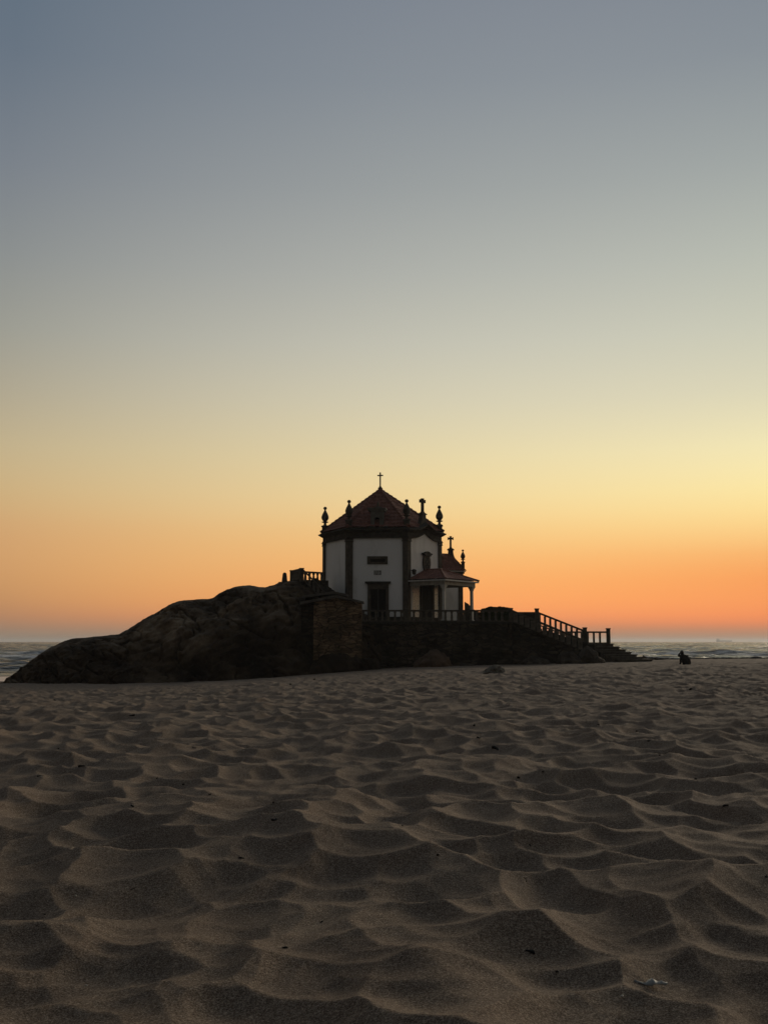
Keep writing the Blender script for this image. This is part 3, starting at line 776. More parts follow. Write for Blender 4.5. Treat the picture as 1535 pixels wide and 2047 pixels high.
# aedicule on the roof, facing us
u0 = (V[0]-V[5]).normalized(); n0 = nr[0]; c0_ = (V[0]+V[5])/2+n0*.10
def fp(px, py, d=0):     # point of the front face (offset d outward) seen at (px,py)
    base = (V[5]+n0*d); y = base.y
    for _ in range(5):
        x = xat(px, y, py); s = (x-base.x)/u0.x; y = base.y+u0.y*s
    return Vector((x, y, zat(py, y)))
def plate(mb, px0, py0, px1, py1, d0, d1, pt=None):
    pt = pt or fp
    a, b, c, e = pt(px0, py1, d0), pt(px1, py1, d0), pt(px1, py0, d0), pt(px0, py0, d0)
    c.x, c.y = b.x, b.y; e.x, e.y = a.x, a.y
    nn = pt.n; mb.prism([a, b, c, e], nn*(d1-d0)); return mb
fp.n = n0
ae = MB()
plate(ae, 743, 1024, 750, 1057, -.75, .06); plate(ae, 760.5, 1024, 768, 1057, -.75, .06)
a_, b_ = fp(750, 1057, -.75), fp(760.5, 1057, -.75)
ztop = fp(755, 1024, -.75).z; zs_ = fp(755, 1041, -.75).z; n = 10; pts = []
for i in range(n+1):
    a = math.pi*i/n; p = (a_+b_)/2-(b_-a_)/2*math.cos(a); p.z = zs_+math.sin(a)*(b_-a_).length/2; pts.append(p)
poly = pts+[Vector((b_.x, b_.y, ztop)), Vector((a_.x, a_.y, ztop))]
ae.prism(poly, n0*.81)
aed = ae.build('roof_niche', M['niche_stone'], cp)
mb = MB(); plate(mb, 748, 1030, 763, 1057, -1.3, -.5); mb.build('niche_back', M['dark_wood'], aed)
mb = MB(); plate(mb, 739, 1021, 772, 1024.5, -.85, .16); plate(mb, 737, 1018.5, 774, 1021, -.9, .24)
a, b, c = fp(740, 1018.5, .10), fp(771, 1018.5, .10), fp(755.5, 1012, .10); b.z = a.z
mb.prism([a, a+(c-a)*.55+Vector((0, 0, .06)), c, b+(c-b)*.55+Vector((0, 0, .06)), b], -n0*.9)
mb.build('niche_pediment', M['niche_stone'], aed)
p = fp(755.5, 1013, -.2); mb = MB(); mb.lathe((p.x, p.y, p.z-.05), [(.13, 0), (.10, .08), (.07, .16), (.11, .26), (.07, .38), (.02, .44)], 10); mb.build('niche_finial', M['granite'], aed)
for s, (pa, pb) in ((-1, (743, 733)), (1, (768, 778))):
    mb = MB(); a = fp(pa, 1057, 0); b = fp(pb, 1057, 0); pts = [a]
    for i in range(9):
        f = i/8; q = a+(b-a)*(1-f)**1.8; q.z = a.z+f*.62+(.05*math.sin(f*6)); pts.append(q)
    q = a.copy(); q.z = a.z+.62; pts.append(q)
    mb.prism(pts[:1]+pts[1:-1], -n0*.22); mb.build('niche_scroll', M['niche_stone'], aed)
# front door, window, plaque
dr = MB(); plate(dr, 735, 1166.5, 741.5, 1244, -.02, .12); plate(dr, 771, 1166.5, 777, 1244, -.02, .12); plate(dr, 741.5, 1166.5, 771, 1178, -.02, .118)
fr = dr.build('door_frame', M['granite'], cp)
mb = MB(); plate(mb, 730, 1162.5, 781, 1166.5, -.02, .26); plate(mb, 733, 1166.5, 778.5, 1168, .121, .18); mb.build('lintel_cornice', M['granite_dark'], fr)
mb = MB(); plate(mb, 741.5, 1178, 755.9, 1244, -.02, .03); plate(mb, 756.3, 1178, 771, 1244, -.02, .03); plate(mb, 744, 1182, 753.5, 1208, .031, .05); plate(mb, 758.5, 1182, 768.5, 1208, .031, .05)
mb.build('front_door', M['dark_wood'], cp)
mb = MB(); plate(mb, 734, 1112, 775, 1117, -.02, .05); plate(mb, 734, 1123.5, 775, 1128, -.02, .05); plate(mb, 734, 1117, 740, 1123.5, -.02, .048); plate(mb, 770, 1117, 775, 1123.5, -.02, .048)
wf = mb.build('window', M['granite'], cp)
mb = MB(); plate(mb, 740, 1117, 770, 1123.5, -.02, .012); mb.build('pane', M['dark_wood'], wf)
mb = MB(); plate(mb, 747, 1140, 762.5, 1149.5, -.02, .02); pq = mb.build('plaque', simple('plaque_tile', (.40, .40, .37), .08, 5, .5), cp)
mb = MB()
for x0_, y0_, x1_, y1_ in ((748, 1141.5, 749.2, 1148.5), (750.6, 1141, 751.6, 1145.5), (750.6, 1146.6, 755.5, 1148.8), (753, 1141.4, 756.5, 1142.8), (753, 1144.2, 756.5, 1145.2), (758, 1141.2, 761.2, 1142.6), (759.8, 1142.6, 761.2, 1148.6), (756.8, 1147.4, 759.6, 1148.6)):
    plate(mb, x0_, y0_, x1_, y1_, .0205, .026)
mb.build('plaque_marks', M['granite'], pq)
# porch face
n1 = nr[1]
def rp(px, py, d=0):
    base = V[0]+n1*d; y = base.y
    for _ in range(12):
        x = xat(px, y, py); s = (x-base.x)/uu.x; y = base.y+uu.y*s
    return Vector((x, y, zat(py, y)))
rp.n = n1
mb = MB()      # carved oculus over the porch
z0_, z1_ = rp(851, 1142).z, rp(851, 1112).z; cc = rp(851, 1130); cc.z = 0
prof = [(.34, 0), (.36, .08), (.44, .22), (.50, .42), (.50, .60), (.46, .78), (.40, .92), (.40, 1.0)]
H_ = z1_-z0_
P_ = [cc+uu*w+Vector((0, 0, z0_+f*H_)) for w, f in prof]+[cc-uu*w+Vector((0, 0, z0_+f*H_)) for w, f in prof[::-1]]
mb.prism(P_, n1*.14); oc = mb.build('carved_window', M['granite'], cp)
mb = MB(); hw = .66
P_ = [cc+uu*w+Vector((0, 0, z1_+z)) for w, z in ((.42, 0), (.46, .10), (.66, .16), (.60, .22), (.34, .26), (.22, .34), (0, .38), (-.22, .34), (-.34, .26), (-.60, .22), (-.66, .16), (-.46, .10), (-.42, 0))]
mb.prism([p-n1*.02 for p in P_], n1*.26); mb.build('window_hood', M['granite_dark'], oc)
mb = MB()
for (w, f) in ((-.2, .30), (.2, .30), (-.2, .62), (.2, .62), (0, .46), (0, .80), (0, .14)):
    c_ = cc+uu*w+n1*.142; zc_ = z0_+f*H_
    mb.prism([c_+uu*.13*math.cos(a)+Vector((0, 0, zc_+.15*math.sin(a))) for a in np.linspace(0, 2*math.pi, 11)[:-1]], n1*.01)
mb.build('pane', M['dark_wood'], oc)
# porch door and tile panels
mb = MB(); plate(mb, 838.5, 1170, 842, 1240, -.02, .10, rp); plate(mb, 862.5, 1170, 866, 1240, -.02, .10, rp); plate(mb, 838.5, 1166, 866, 1170, -.02, .11, rp); pdf = mb.build('door_frame', M['granite_dark'], cp)
mb = MB(); plate(mb, 842, 1170, 862.5, 1240, -.02, .03, rp); plate(mb, 847, 1176, 851, 1215, .031, .05, rp); plate(mb, 854, 1176, 858, 1215, .031, .05, rp); mb.build('porch_door', M['dark_wood'], cp)
for a, b_ in ((824, 838.2), (866.2, 878)):
    mb = MB(); plate(mb, a, 1170.5, b_, 1240, -.02, .03, rp); mb.build('tile_panel', M['azulejo'], cp)
# lantern on the corner
lp = rp(827.5, 1143, .35); mb = MB(); mb.sq((lp.x, lp.y, lp.z-.17), [(.06, -.06), (.10, 0), (.13, .28), (.15, .30), (.04, .38)], ua); mb.obox(lp-n1*.35-uu*.02+Vector((0, 0, .1)), uu*.04, n1*.35, (0, 0, .04))
mb.build('lantern', M['iron'], cp)
# porch
PL = 3.25; ez = rp(820, 1157).z
W0, W1 = V[0]+uu*.18, V[1]-uu*.05
po = bpy.data.objects.new('porch', None)
Q0, Q1 = W0+n1*PL, W1+n1*PL
q0p = 1160; ev = .22
def P3(v, z): return Vector((v.x, v.y, z))
cornr = P3(Q0, zat(1157, Q0.y)); ez = cornr.z
rid0 = P3(fm, zat(1140.5, fm.y)); rid1 = P3(fm+n1*1.55, rid0.z)
mb = MB()
E0, E1, E0w, E1w = P3(Q0+n1*ev-uu*ev, ez), P3(Q1+n1*ev+uu*ev, ez), P3(W0-uu*ev+n1*.02, ez), P3(W1+uu*ev+n1*.02, ez)
def tiled_quad(mb, A, B, C, D, period=.22, course=.36):
    """A-B eave, D-C top; barrel tiles run from eave to top"""
    L = (B-A).length; S = ((D+C)/2-(A+B)/2).length; nu = int(L/period*6); nv = max(4, int(S/course*4)); n = (B-A).cross(D-A)
    if n.length < 1e-6: n = (B-A).cross(C-A)
    n.normalize(); n = n if n.z > 0 else -n; vs = []
    for j in range(nv+1):
        v = j/nv
        for i in range(nu+1):
            u = i/nu; p = (A*(1-u)+B*u)*(1-v)+(D*(1-u)+C*u)*v; s = (p-A).dot((B-A).normalized()); c = (v*S/course) % 1
            vs.append(p+n*(.035*abs(math.cos(math.pi*s/period))+.03*(1-c)))
    w = nu+1; mb.add(vs, [(j*w+i, j*w+i+1, (j+1)*w+i+1, (j+1)*w+i) for j in range(nv) for i in range(nu)])
tiled_quad(mb, E0w, E0, rid1, rid0); tiled_quad(mb, E0, E1, rid1+Vector((.001, 0, 0)), rid1); tiled_quad(mb, E1, E1w, rid0, rid1)
pr = mb.build('porch_roof', M['tile'], cp, smooth=True)
mb = MB()
for a, b_ in ((E0w, rid0), (E0, rid1), (E1, rid1), (rid0, rid1)):
    if a is E0w: continue
    d = (b_-a).normalized(); sd = d.cross(Vector((0, 0, 1))).normalized(); up = sd.cross(d)
    mb.loft([[p+Vector((0, 0, .04))+(sd*math.cos(x)+up*math.sin(x))*.085 for x in np.linspace(0, 2*math.pi, 9)[:-1]] for p in (a, b_)])
mb.build('ridge_tiles', M['tile'], pr)
mb = MB(); zu = ez-.03
mb.prism([P3(v, zu-.10) for v in (E0w, E0, E1, E1w)], (0, 0, .10)); mb.build('eave_board', M['paint_white'], pr)
bz = zu-.10; bd = .30
beam = MB()
beam.obox(P3(W0, bz-bd), P3(n1*PL, 0), uu*.16, (0, 0, bd)); beam.obox(P3(Q0+uu*.16, bz-bd+.003), P3((Q1-uu*.16)-(Q0+uu*.16), 0), -n1*.18, (0, 0, bd-.003)); beam.obox(P3(W1-uu*.16, bz-bd), P3(n1*PL, 0), uu*.16, (0, 0, bd))
beam.build('porch_beam', M['render_cream'], cp)
for k, cpos in enumerate((Q0+uu*.13-n1*.13, Q1-uu*.35-n1*.13)):
    mb = MB(); mb.sq((cpos.x, cpos.y, TZ-.05), [(.17, 0), (.17, .25), (.105, .30), (.098, bz-bd-TZ-.30), (.13, bz-bd-TZ-.24), (.13, bz-bd-TZ-.18), (.20, bz-bd-TZ-.02), (.24, bz-bd-TZ+.05)], ua)
    mb.build('column', M['paint_white'], cp)
# annex behind, on the right
n2 = nr[2]; w2 = (V[2]-V[1]).normalized()
AL = 2.05; A0 = V[1]+w2*.15; A1 = A0+n2*AL; AW = 3.9
ezx = zat(1141, (A0.y+A1.y)/2)
an = MB(); an.prism([P3(A0-n2*.3, TZ-.5), P3(A1, TZ-.5), P3(A1+w2*AW, TZ-.5), P3(A0+w2*AW-n2*.3, TZ-.5)], (0, 0, ezx-TZ+.5)); anx = an.build('annex', M['white'], cp)
mb = MB()
mb.obox(P3(A1-n2*.33-w2*.07, TZ-.4), P3(n2*.40, 0), P3(w2*.45, 0), (0, 0, ezx-TZ+.4-.3)); mb.obox(P3(A0-n2*.05-w2*.07, TZ-.4), P3(n2*.28, 0), P3(w2*.2, 0), (0, 0, ezx-TZ+.1)); mb.build('pilaster', M['granite'], anx)
mb = MB(); mb.obox(P3(A0-n2*.2-w2*.09, ezx-.62), P3(n2*(AL+.30), 0), P3(w2*(AW+.18), 0), (0, 0, .40)); mb.obox(P3(A0-n2*.2-w2*.16, ezx-.221), P3(n2*(AL+.37), 0), P3(w2*(AW+.3), 0), (0, 0, .15)); mb.build('frieze', M['granite_dark'], anx)
mb = MB(); mb.obox(P3(A0-n2*.2-w2*.22, ezx-.07), P3(n2*(AL+.46), 0), P3(w2*(AW+.44), 0), (0, 0, .08)); mb.build('eave_board', M['paint_white'], anx)
rz = zat(1108, A0.y+2); ov = .27
e0_, e1_, e2_, e3_ = P3(A0-n2*.1-w2*ov, ezx+.02), P3(A1+n2*ov-w2*ov, ezx+.02), P3(A1+n2*ov+w2*(AW+ov), ezx+.02), P3(A0-n2*.1+w2*(AW+ov), ezx+.02)
r0_, r1_ = P3(A0-n2*.1+w2*AW/2, rz), P3(A0+n2*.98+w2*AW*.5, rz)
r0_ = P3(A0-n2*.1+w2*1.1, rz); r1_ = P3(A0+n2*1.65+w2*1.1, rz); r0b = P3(A0-n2*.1+w2*(AW-1.1), rz); r1b = P3(A0+n2*1.65+w2*(AW-1.1), rz)
mb = MB(); tiled_quad(mb, e0_, e1_, r1_, r0_); tiled_quad(mb, e1_, e2_, r1b, r1_); tiled_quad(mb, e2_, e3_, r0b, r1b); mb.add([r0_, r1_, r1b, r0b], [(0, 1, 2, 3)])
mb.build('annex_roof', M['tile'], anx, smooth=True)
ac = P3(A0+n2*1.2+w2*1.25, 0); ac.x = xat(900.5, ac.y, 1100)
zA = zat(1100, ac.y)
scroll_pedestal(ac, zat(1112, ac.y)-.25, zA, .42, .80, Vector((math.cos(-th), math.sin(-th), 0)), Vector((math.sin(th), math.cos(th), 0)), parent=anx)
cross((ac.x, ac.y, zA+.12), zat(1072, ac.y)-zA-.12, .44, .17, -th, trefoil=True, parent=anx)
pq_ = A1-n2*.12+w2*.12; pinnacle(xat(925, pq_.y, 1120), pq_.y, zat(1131, pq_.y), .72, anx, .34)
# sloping parapet behind the porch
mb = MB(); Yq = 86.5
mb.prism([(xat(929, Yq), Yq, TZ-.3), (xat(955, Yq), Yq, TZ-.3), (xat(955, Yq), Yq, zat(1224, Yq)), (xat(943, Yq), Yq, zat(1215, Yq)), (xat(936, Yq), Yq, zat(1207, Yq)), (xat(929, Yq), Yq, zat(1203, Yq))], (0, .35, 0))
tag(mb.build('stone_parapet', M['granite_dark']), 'small sloping stone parapet seen between the annex and the outer porch column', 'parapet')

# ------------------------------------------------------------------ hedge on the terrace
random.seed(5)
hg = MB(); hy = 80.5
hx0_, hx1_ = xat(962, hy), xat(1020, hy)
for i in range(9000):
    f = random.random(); x = hx0_+(hx1_-hx0_)*f
    topz = zat(float(np.interp(962+58*f, [962, 970, 978, 992, 1000, 1006, 1012, 1020], [1219, 1217.5, 1214.5, 1215, 1214, 1215, 1215.5, 1218])), hy)
    z = TZ+(topz-TZ)*(1-random.random()**2.2)+random.gauss(0, .03); y = hy+random.uniform(-.45, .45)
    a = Vector((random.gauss(0, 1), random.gauss(0, 1), random.gauss(0, 1))).normalized()*.055; b_ = Vector((random.gauss(0, 1), random.gauss(0, 1), random.gauss(0, 1))).normalized()*.04
    p = Vector((x, y, z)); hg.add([p-a, p+b_, p+a, p-b_], [(0, 1, 2, 3)])
hgo = empty('hedge', ((hx0_+hx1_)/2, hy, TZ), 'low dark green hedge behind the right end of the terrace balustrade', 'hedge')
hg.build('foliage', simple('hedge_leaf', (.035, .045, .018), .4, 8, .8), hgo)
pb = MB(); pb.box(hx0_-.35, hx1_+.25, hy+.5, hy+.8, TZ-.3, zat(1223, hy)); tag(pb.build('garden_wall', M['rubble']), 'low dark rubble wall right behind the terrace hedge', 'wall')
st = MB()
for k in range(9):
    x = hx0_+(hx1_-hx0_)*(k+.5)/9; st.lathe((x, hy, TZ-.05), [(.035, 0), (.025, .35), (.012, .62)], 6)
st.build('stems', M['twig'], hgo)

# ------------------------------------------------------------------ boulders and stones
def boulder(name, px0, px1, pyt, pyb, Y, m, label, cat='rock', depth=None, seed=1, group=None, shape=None, flat=1.0):
    a, b = at(px0, pyb, Y), at(px1, pyb, Y); top = at((px0+px1)/2, pyt, Y)
    w = (b.x-a.x)/2; h = top.z-a.z; c = (a+b)/2; depth = depth or w*.7
    g = gz(c.x, c.y); base = min(c.z, g+.02)
    bm = bmesh.new(); bmesh.ops.create_icosphere(bm, subdivisions=5, radius=1)
    co = np.array([v.co[:] for v in bm.verts])
    if shape: prof = np.interp(co[:, 0], [s[0] for s in shape], [s[1] for s in shape])
    else: prof = 1+0*co[:, 0]
    k = 1+.20*fbm(co[:, 0]*1.1+seed*7, co[:, 1]*1.1, co[:, 2]*1.1, 4, .55)-.12*np.clip(1-np.abs(fbm(co[:, 0]*1.4+seed, co[:, 1]*1.4+co[:, 2], co[:, 2]*.8, 2))*2.5, 0, 1)**3
    co = co*k[:, None]
    X = co[:, 0]*w; Yv = co[:, 1]*depth; Z = co[:, 2]*h*prof
    Z = np.where(co[:, 2] < 0, co[:, 2]*max(.3, h*.5), Z)
    for v, x, y, z in zip(bm.verts, X, Yv, Z): v.co = (x, y, z)
    me = bpy.data.meshes.new(name); bm.to_mesh(me); bm.free(); me.shade_smooth(); me.materials.append(m)
    o = bpy.data.objects.new(name, me); col.objects.link(o); o.location = (c.x, c.y, base)
    return tag(o, label, cat, group)
boulder('boulder', 826, 908, 1300, 1334, 75.6, simple('brown_boulder', (.095, .062, .040), .45, 1.5, .95, .8, .08), 'large rounded reddish brown boulder at the foot of the retaining wall', depth=1.2, seed=31, shape=[(-1, .45), (-.6, .72), (-.15, .98), (.1, 1.0), (.45, .95), (.8, .85), (1, .6)])
P_ = hit(988, 1346)
boulder('boulder', 961, 1016, 1328, 1347, P_.y, simple('grey_boulder', (.12, .105, .080), .4, 4, .95, .8, .05), 'lone low grey boulder half buried in the open sand before the wall', depth=.8, seed=5, shape=[(-1, .25), (-.5, .7), (-.1, 1.0), (.4, .95), (.8, .45), (1, .2)])
boulder('boulder', 612, 742, 1306, 1352, 73.0, M['rock'], 'broad black rock mass lying across the whole foot of the stone hut', depth=.6, seed=21)
boulder('stone', 916, 955, 1326, 1334, 75.5, M['foot_rock'], 'small flat dark stone between the brown boulder and the grey boulder', depth=.5, seed=8)
boulder('boulder', 1150, 1212, 1291, 1330, 76.2, M['foot_rock'], 'dark rock heaped against the left side of the lowest steps', depth=1.2, seed=11, shape=[(-1, .4), (-.3, 1), (.3, .8), (1, .3)])
boulder('boulder', 1110, 1170, 1304, 1333, 75.8, M['foot_rock'], 'broad dark rock under the sloping stair wall', depth=1.0, seed=12)
boulder('boulder', 1040, 1100, 1313, 1335, 76, M['foot_rock'], 'low dark rock at the foot of the stair wall left of the broad one', depth=.9, seed=14)
boulder('boulder', 700, 765, 1316, 1345, 75.4, M['rock'], 'dark rock at the right foot of the stone hut', depth=.9, seed=15)
boulder('boulder', 596, 640, 1318, 1356, 74.2, M['rock'], 'dark rock at the left foot of the stone hut', depth=.9, seed=16)
boulder('stone', 1281, 1293, 1311, 1320, 80, M['rock'], 'small dark stone beside the right end of the lowest step', depth=.25, seed=17)
boulder('stone', 1306, 1319, 1314.5, 1320.5, 82, M['rock'], 'second small dark stone right of the stair foot nearer the seated person', depth=.3, seed=18)
# wrack line along the crest of the beach
mb = MB(); random.seed(9)
for i in range(170):
    px = random.uniform(1300, 1560); Y = random.uniform(82.5, 85.5); x = xat(px, Y, 1320); z = gz(x, Y); r = random.uniform(.05, .20)*(1.6 if random.random() < .12 else 1)
    ph = [random.uniform(.6, 1.2) for _ in range(8)]
    mb.loft([[(x+r*1.9*ph[k]*s*math.cos(k*math.pi/4), Y+r*ph[k]*s*math.sin(k*math.pi/4), z-.03+r*zz) for k in range(8)] for s, zz in ((1, 0), (1.0, .25), (.7, .5), (.25, .62))])
tag(mb.build('wrack_line', M['weed'], smooth=True), 'ragged dark line of washed up seaweed along the crest of the beach', 'seaweed', kind='stuff')

# ------------------------------------------------------------------ person
def person():
    P = hit(1368, 1328); s = 1.0
    t_loc = Vector((P.x, P.y, P.z-.03))
    bm = bmesh.new()
    J = {'pel': (0.10, 0, .13, .175), 'sp1': (.07, -.01, .28, .175), 'sp2': (.0, .02, .42, .175), 'nk0': (-.06, .03, .53, .12), 'nk': (-.09, .04, .58, .070), 'hd0': (-.105, .05, .635, .085), 'hd1': (-.115, .055, .70, .092), 'hd2': (-.12, .05, .745, .055),
         'shl': (-.21, .04, .50, .085), 'ell': (-.31, .08, .52, .075), 'wrl': (-.23, .16, .61, .052), 'hal': (-.19, .18, .66, .042),
         'shr': (.15, .03, .49, .095), 'elr': (.25, .08, .27, .066), 'wrr': (.14, .28, .26, .044), 'har': (.08, .33, .27, .038),
         'hil': (.0, .04, .12, .13), 'knl': (-.06, .40, .36, .085), 'anl': (-.06, .46, .07, .056), 'tol': (-.06, .62, .035, .042),
         'hir': (.19, .04, .12, .13), 'knr': (.18, .42, .34, .085), 'anr': (.16, .48, .07, .056), 'tor': (.16, .64, .035, .042)}
    E = [('pel', 'sp1'), ('sp1', 'sp2'), ('sp2', 'nk0'), ('nk0', 'nk'), ('nk', 'hd0'), ('hd0', 'hd1'), ('hd1', 'hd2'), ('nk0', 'shl'), ('shl', 'ell'), ('ell', 'wrl'), ('wrl', 'hal'), ('nk0', 'shr'), ('shr', 'elr'), ('elr', 'wrr'), ('wrr', 'har'),
         ('pel', 'hil'), ('hil', 'knl'), ('knl', 'anl'), ('anl', 'tol'), ('pel', 'hir'), ('hir', 'knr'), ('knr', 'anr'), ('anr', 'tor')]
    # fingers
    for side, h, w in (('l', 'hal', 'wrl'), ('r', 'har', 'wrr')):
        d = (Vector(J[h][:3])-Vector(J[w][:3])).normalized(); sd = d.cross(Vector((0, 1, .3))).normalized()
        for k, (o_, L) in enumerate(((-.027, .060), (-.009, .072), (.009, .068), (.027, .052))):
            p = Vector(J[h][:3])+sd*o_+d*.02; q = p+d*L*.5+Vector((0, .01, 0)); r = q+d*L*.4+Vector((0, .03, -.01))
            n_ = 'f%s%d' % (side, k); J[n_+'a'] = (*p, .010); J[n_+'b'] = (*q, .009); J[n_+'c'] = (*r, .008)
            E += [(h, n_+'a'), (n_+'a', n_+'b'), (n_+'b', n_+'c')]
        p = Vector(J[h][:3])-sd*.045-d*.01; J['t'+side] = (*p, .011); J['t'+side+'2'] = (*(p-sd*.012+d*.035), .009); E += [(h, 't'+side), ('t'+side, 't'+side+'2')]
    names = list(J); me = bpy.data.meshes.new('person')
    me.from_pydata([J[n][:3] for n in names], [(names.index(a), names.index(b)) for a, b in E], [])
    o = bpy.data.objects.new('person', me); col.objects.link(o); o.location = t_loc; me.materials.append(M['cloth'])
    sk = o.modifiers.new('skin', 'SKIN'); sk.use_smooth_shade = True
    for i, n in enumerate(names):
        r = J[n][3]; me.skin_vertices[0].data[i].radius = (r, r)
        me.skin_vertices[0].data[i].use_root = (n == 'pel')
    su = o.modifiers.new('sub', 'SUBSURF'); su.levels = 2; su.render_levels = 2
    o.rotation_euler.z = .12; o.scale = (1.12, 1.05, 1.06)
    tag(o, 'person in dark clothes sitting on the sand facing the sea, hand at head', 'person')
    # hair and jacket
    mb = MB(); c = J['hd1']
    rings = []
    for k in range(9):
        a = math.pi*(k/8*.72); z = c[2]+.015+.112*math.cos(a); r = .100*math.sin(a)+.004
        rings.append([(c[0]+r*math.cos(b)*(1.02), c[1]-.012+r*1.08*math.sin(b), z) for b in np.linspace(0, 2*math.pi, 17)[:-1]])
    mb.v = []; mb.loft(rings); h = mb.build('hair', M['hair'], None, smooth=True); h.parent = o
    mb = MB(); rings = []
    for (x, y, z, rx, ry) in ((.10, .01, .0, .21, .20), (.105, 0, .12, .245, .21), (.07, -.01, .28, .26, .20), (.0, .015, .40, .265, .19), (-.04, .03, .49, .235, .155), (-.08, .04, .57, .13, .11), (-.095, .045, .62, .088, .085)):
        rings.append([(x+rx*math.cos(b)*(1+.04*math.sin(b*5+z*20)), y+ry*math.sin(b), z) for b in np.linspace(0, 2*math.pi, 25)[:-1]])
    mb.loft(rings); j = mb.build('jacket', M['cloth'], None, smooth=True); j.parent = o
person()

# ------------------------------------------------------------------ cargo ship on the horizon
def ship():
    Y = 8000.0; sc = Y/F_PX
    x0, x1 = xat(1431, Y, 1281), xat(1461, Y, 1281); z = SEA_Z-5.0
    t = empty('cargo_ship', ((x0+x1)/2, Y, z), 'faint cargo ship on the sea horizon near the right edge', 'ship')
    L = x1-x0
    k_ = Y/6000.0
    def cross_sec(x, w, zt): return [(x, Y-w*k_, z), (x, Y-w*k_, z+zt*k_), (x, Y+w*k_, z+zt*k_), (x, Y+w*k_, z)]
    def bx(mb, xa, xb, w, za, zb): return mb.box(xa, xb, Y-w*k_, Y+w*k_, z+za*k_, z+zb*k_)
    mb = MB(); mb.loft([cross_sec(x0, 5, 9), cross_sec(x0+4*k_, 9, 7.5), cross_sec(x1-14*k_, 9, 7), cross_sec(x1-3*k_, 3, 9), cross_sec(x1+2*k_, .5, 10)]); mb.build('hull', M['ship_paint'], t)
    mb = MB(); bx(mb, x0+4*k_, x0+17*k_, 7, 7.2, 13); bx(mb, x0+5*k_, x0+15*k_, 6, 13, 17); mb.build('bridge', M['ship_paint'], t)
    mb = MB(); bx(mb, x0+1.5*k_, x0+4*k_, 1.5, 8, 18); mb.build('funnel', M['ship_paint'], t)
    mb = MB()
    for k in range(5): a = x0+22*k_+k*(L-36*k_)/5; bx(mb, a, a+(L-36*k_)/5*.8, 6, 6.8, 8.8)
    mb.build('hatches', M['ship_paint'], t)
    mb = MB(); bx(mb, x1-8.6*k_, x1-8*k_, .4, 8, 15); mb.build('mast', M['ship_paint'], t)
ship()

# ------------------------------------------------------------------ litter of the beach
def ground_normal(x, y):
    e = .04; return Vector((gz(x-e, y)-gz(x+e, y), gz(x, y-e)-gz(x, y+e), 2*e)).normalized()
def scrap(px, py, wpx, kind, ang, label, seed):
    P = hit(px, py); rs = random.Random(seed); s = .85*wpx/F_PX*P.y
    mb = MB()
    if kind == 'weed':          # curled leathery strip
        n = 9; rings = []; a = ang; p = Vector((0, 0, 0)); bend = rs.uniform(-.35, .35)
        for i in range(n):
            f = i/(n-1); w = s*.13*(.35+math.sin(math.pi*min(1, f*.9+.08)))*rs.uniform(.75, 1.2); d = Vector((math.cos(a), math.sin(a), 0)); sd = Vector((-d.y, d.x, 0)); zz = s*(.03+.08*math.sin(f*5+seed))
            rings.append([p+sd*w+Vector((0, 0, zz*.5)), p+sd*w*.5+Vector((0, 0, zz+s*.10)), p-sd*w*.6+Vector((0, 0, zz+s*.08)), p-sd*w+Vector((0, 0, zz*.4)), p+Vector((0, 0, -.01))])
            p = p+d*s/(n-1)*1.02; a += bend
        mb.loft(rings); mm = M['weed']; nm = 'seaweed_scrap'; cat = 'seaweed'
    elif kind == 'twig':
        n = 7; p = Vector((0, 0, 0)); a = ang; rings = []
        for i in range(n):
            r = max(.0025, s*.05)*(1-.5*i/n); d = Vector((math.cos(a), math.sin(a), .18)); rings.append([p+Vector((0, 0, r+.004))+Vector((-d.y, d.x, 0))*r*math.cos(b)+Vector((0, 0, 1))*r*math.sin(b) for b in np.linspace(0, 2*math.pi, 7)[:-1]])
            p = p+d*s/(n-1); a += rs.uniform(-.4, .4)
        mb.loft(rings); mm = M['twig']; nm = 'twig'; cat = 'twig'
    else:
        n = 9; rings = []
        for k, (sr, zz) in enumerate(((.6, -.1), (1, .1), (.95, .3), (.6, .5), (.15, .58))):
            rings.append([(s*.5*sr*math.cos(b)*(1+.2*math.sin(b*2+seed)), s*.4*sr*math.sin(b)*(1+.2*math.cos(b*3+seed)), s*zz*.8) for b in np.linspace(0, 2*math.pi, n+1)[:-1]])
        mb.loft(rings); mm = M['shell'] if kind == 'shell' else M['rock']; nm = 'shell_fragment' if kind == 'shell' else 'pebble'; cat = 'shell' if kind == 'shell' else 'pebble'
    o = mb.build(nm, mm, None, smooth=kind != 'twig')
    nrm = ground_normal(P.x, P.y); o.rotation_mode = 'QUATERNION'; o.rotation_quaternion = Vector((0, 0, 1)).rotation_difference(nrm)
    o.location = P+Vector((0, 0, .003))
    return tag(o, label, cat, 'washed up scraps on the sand')
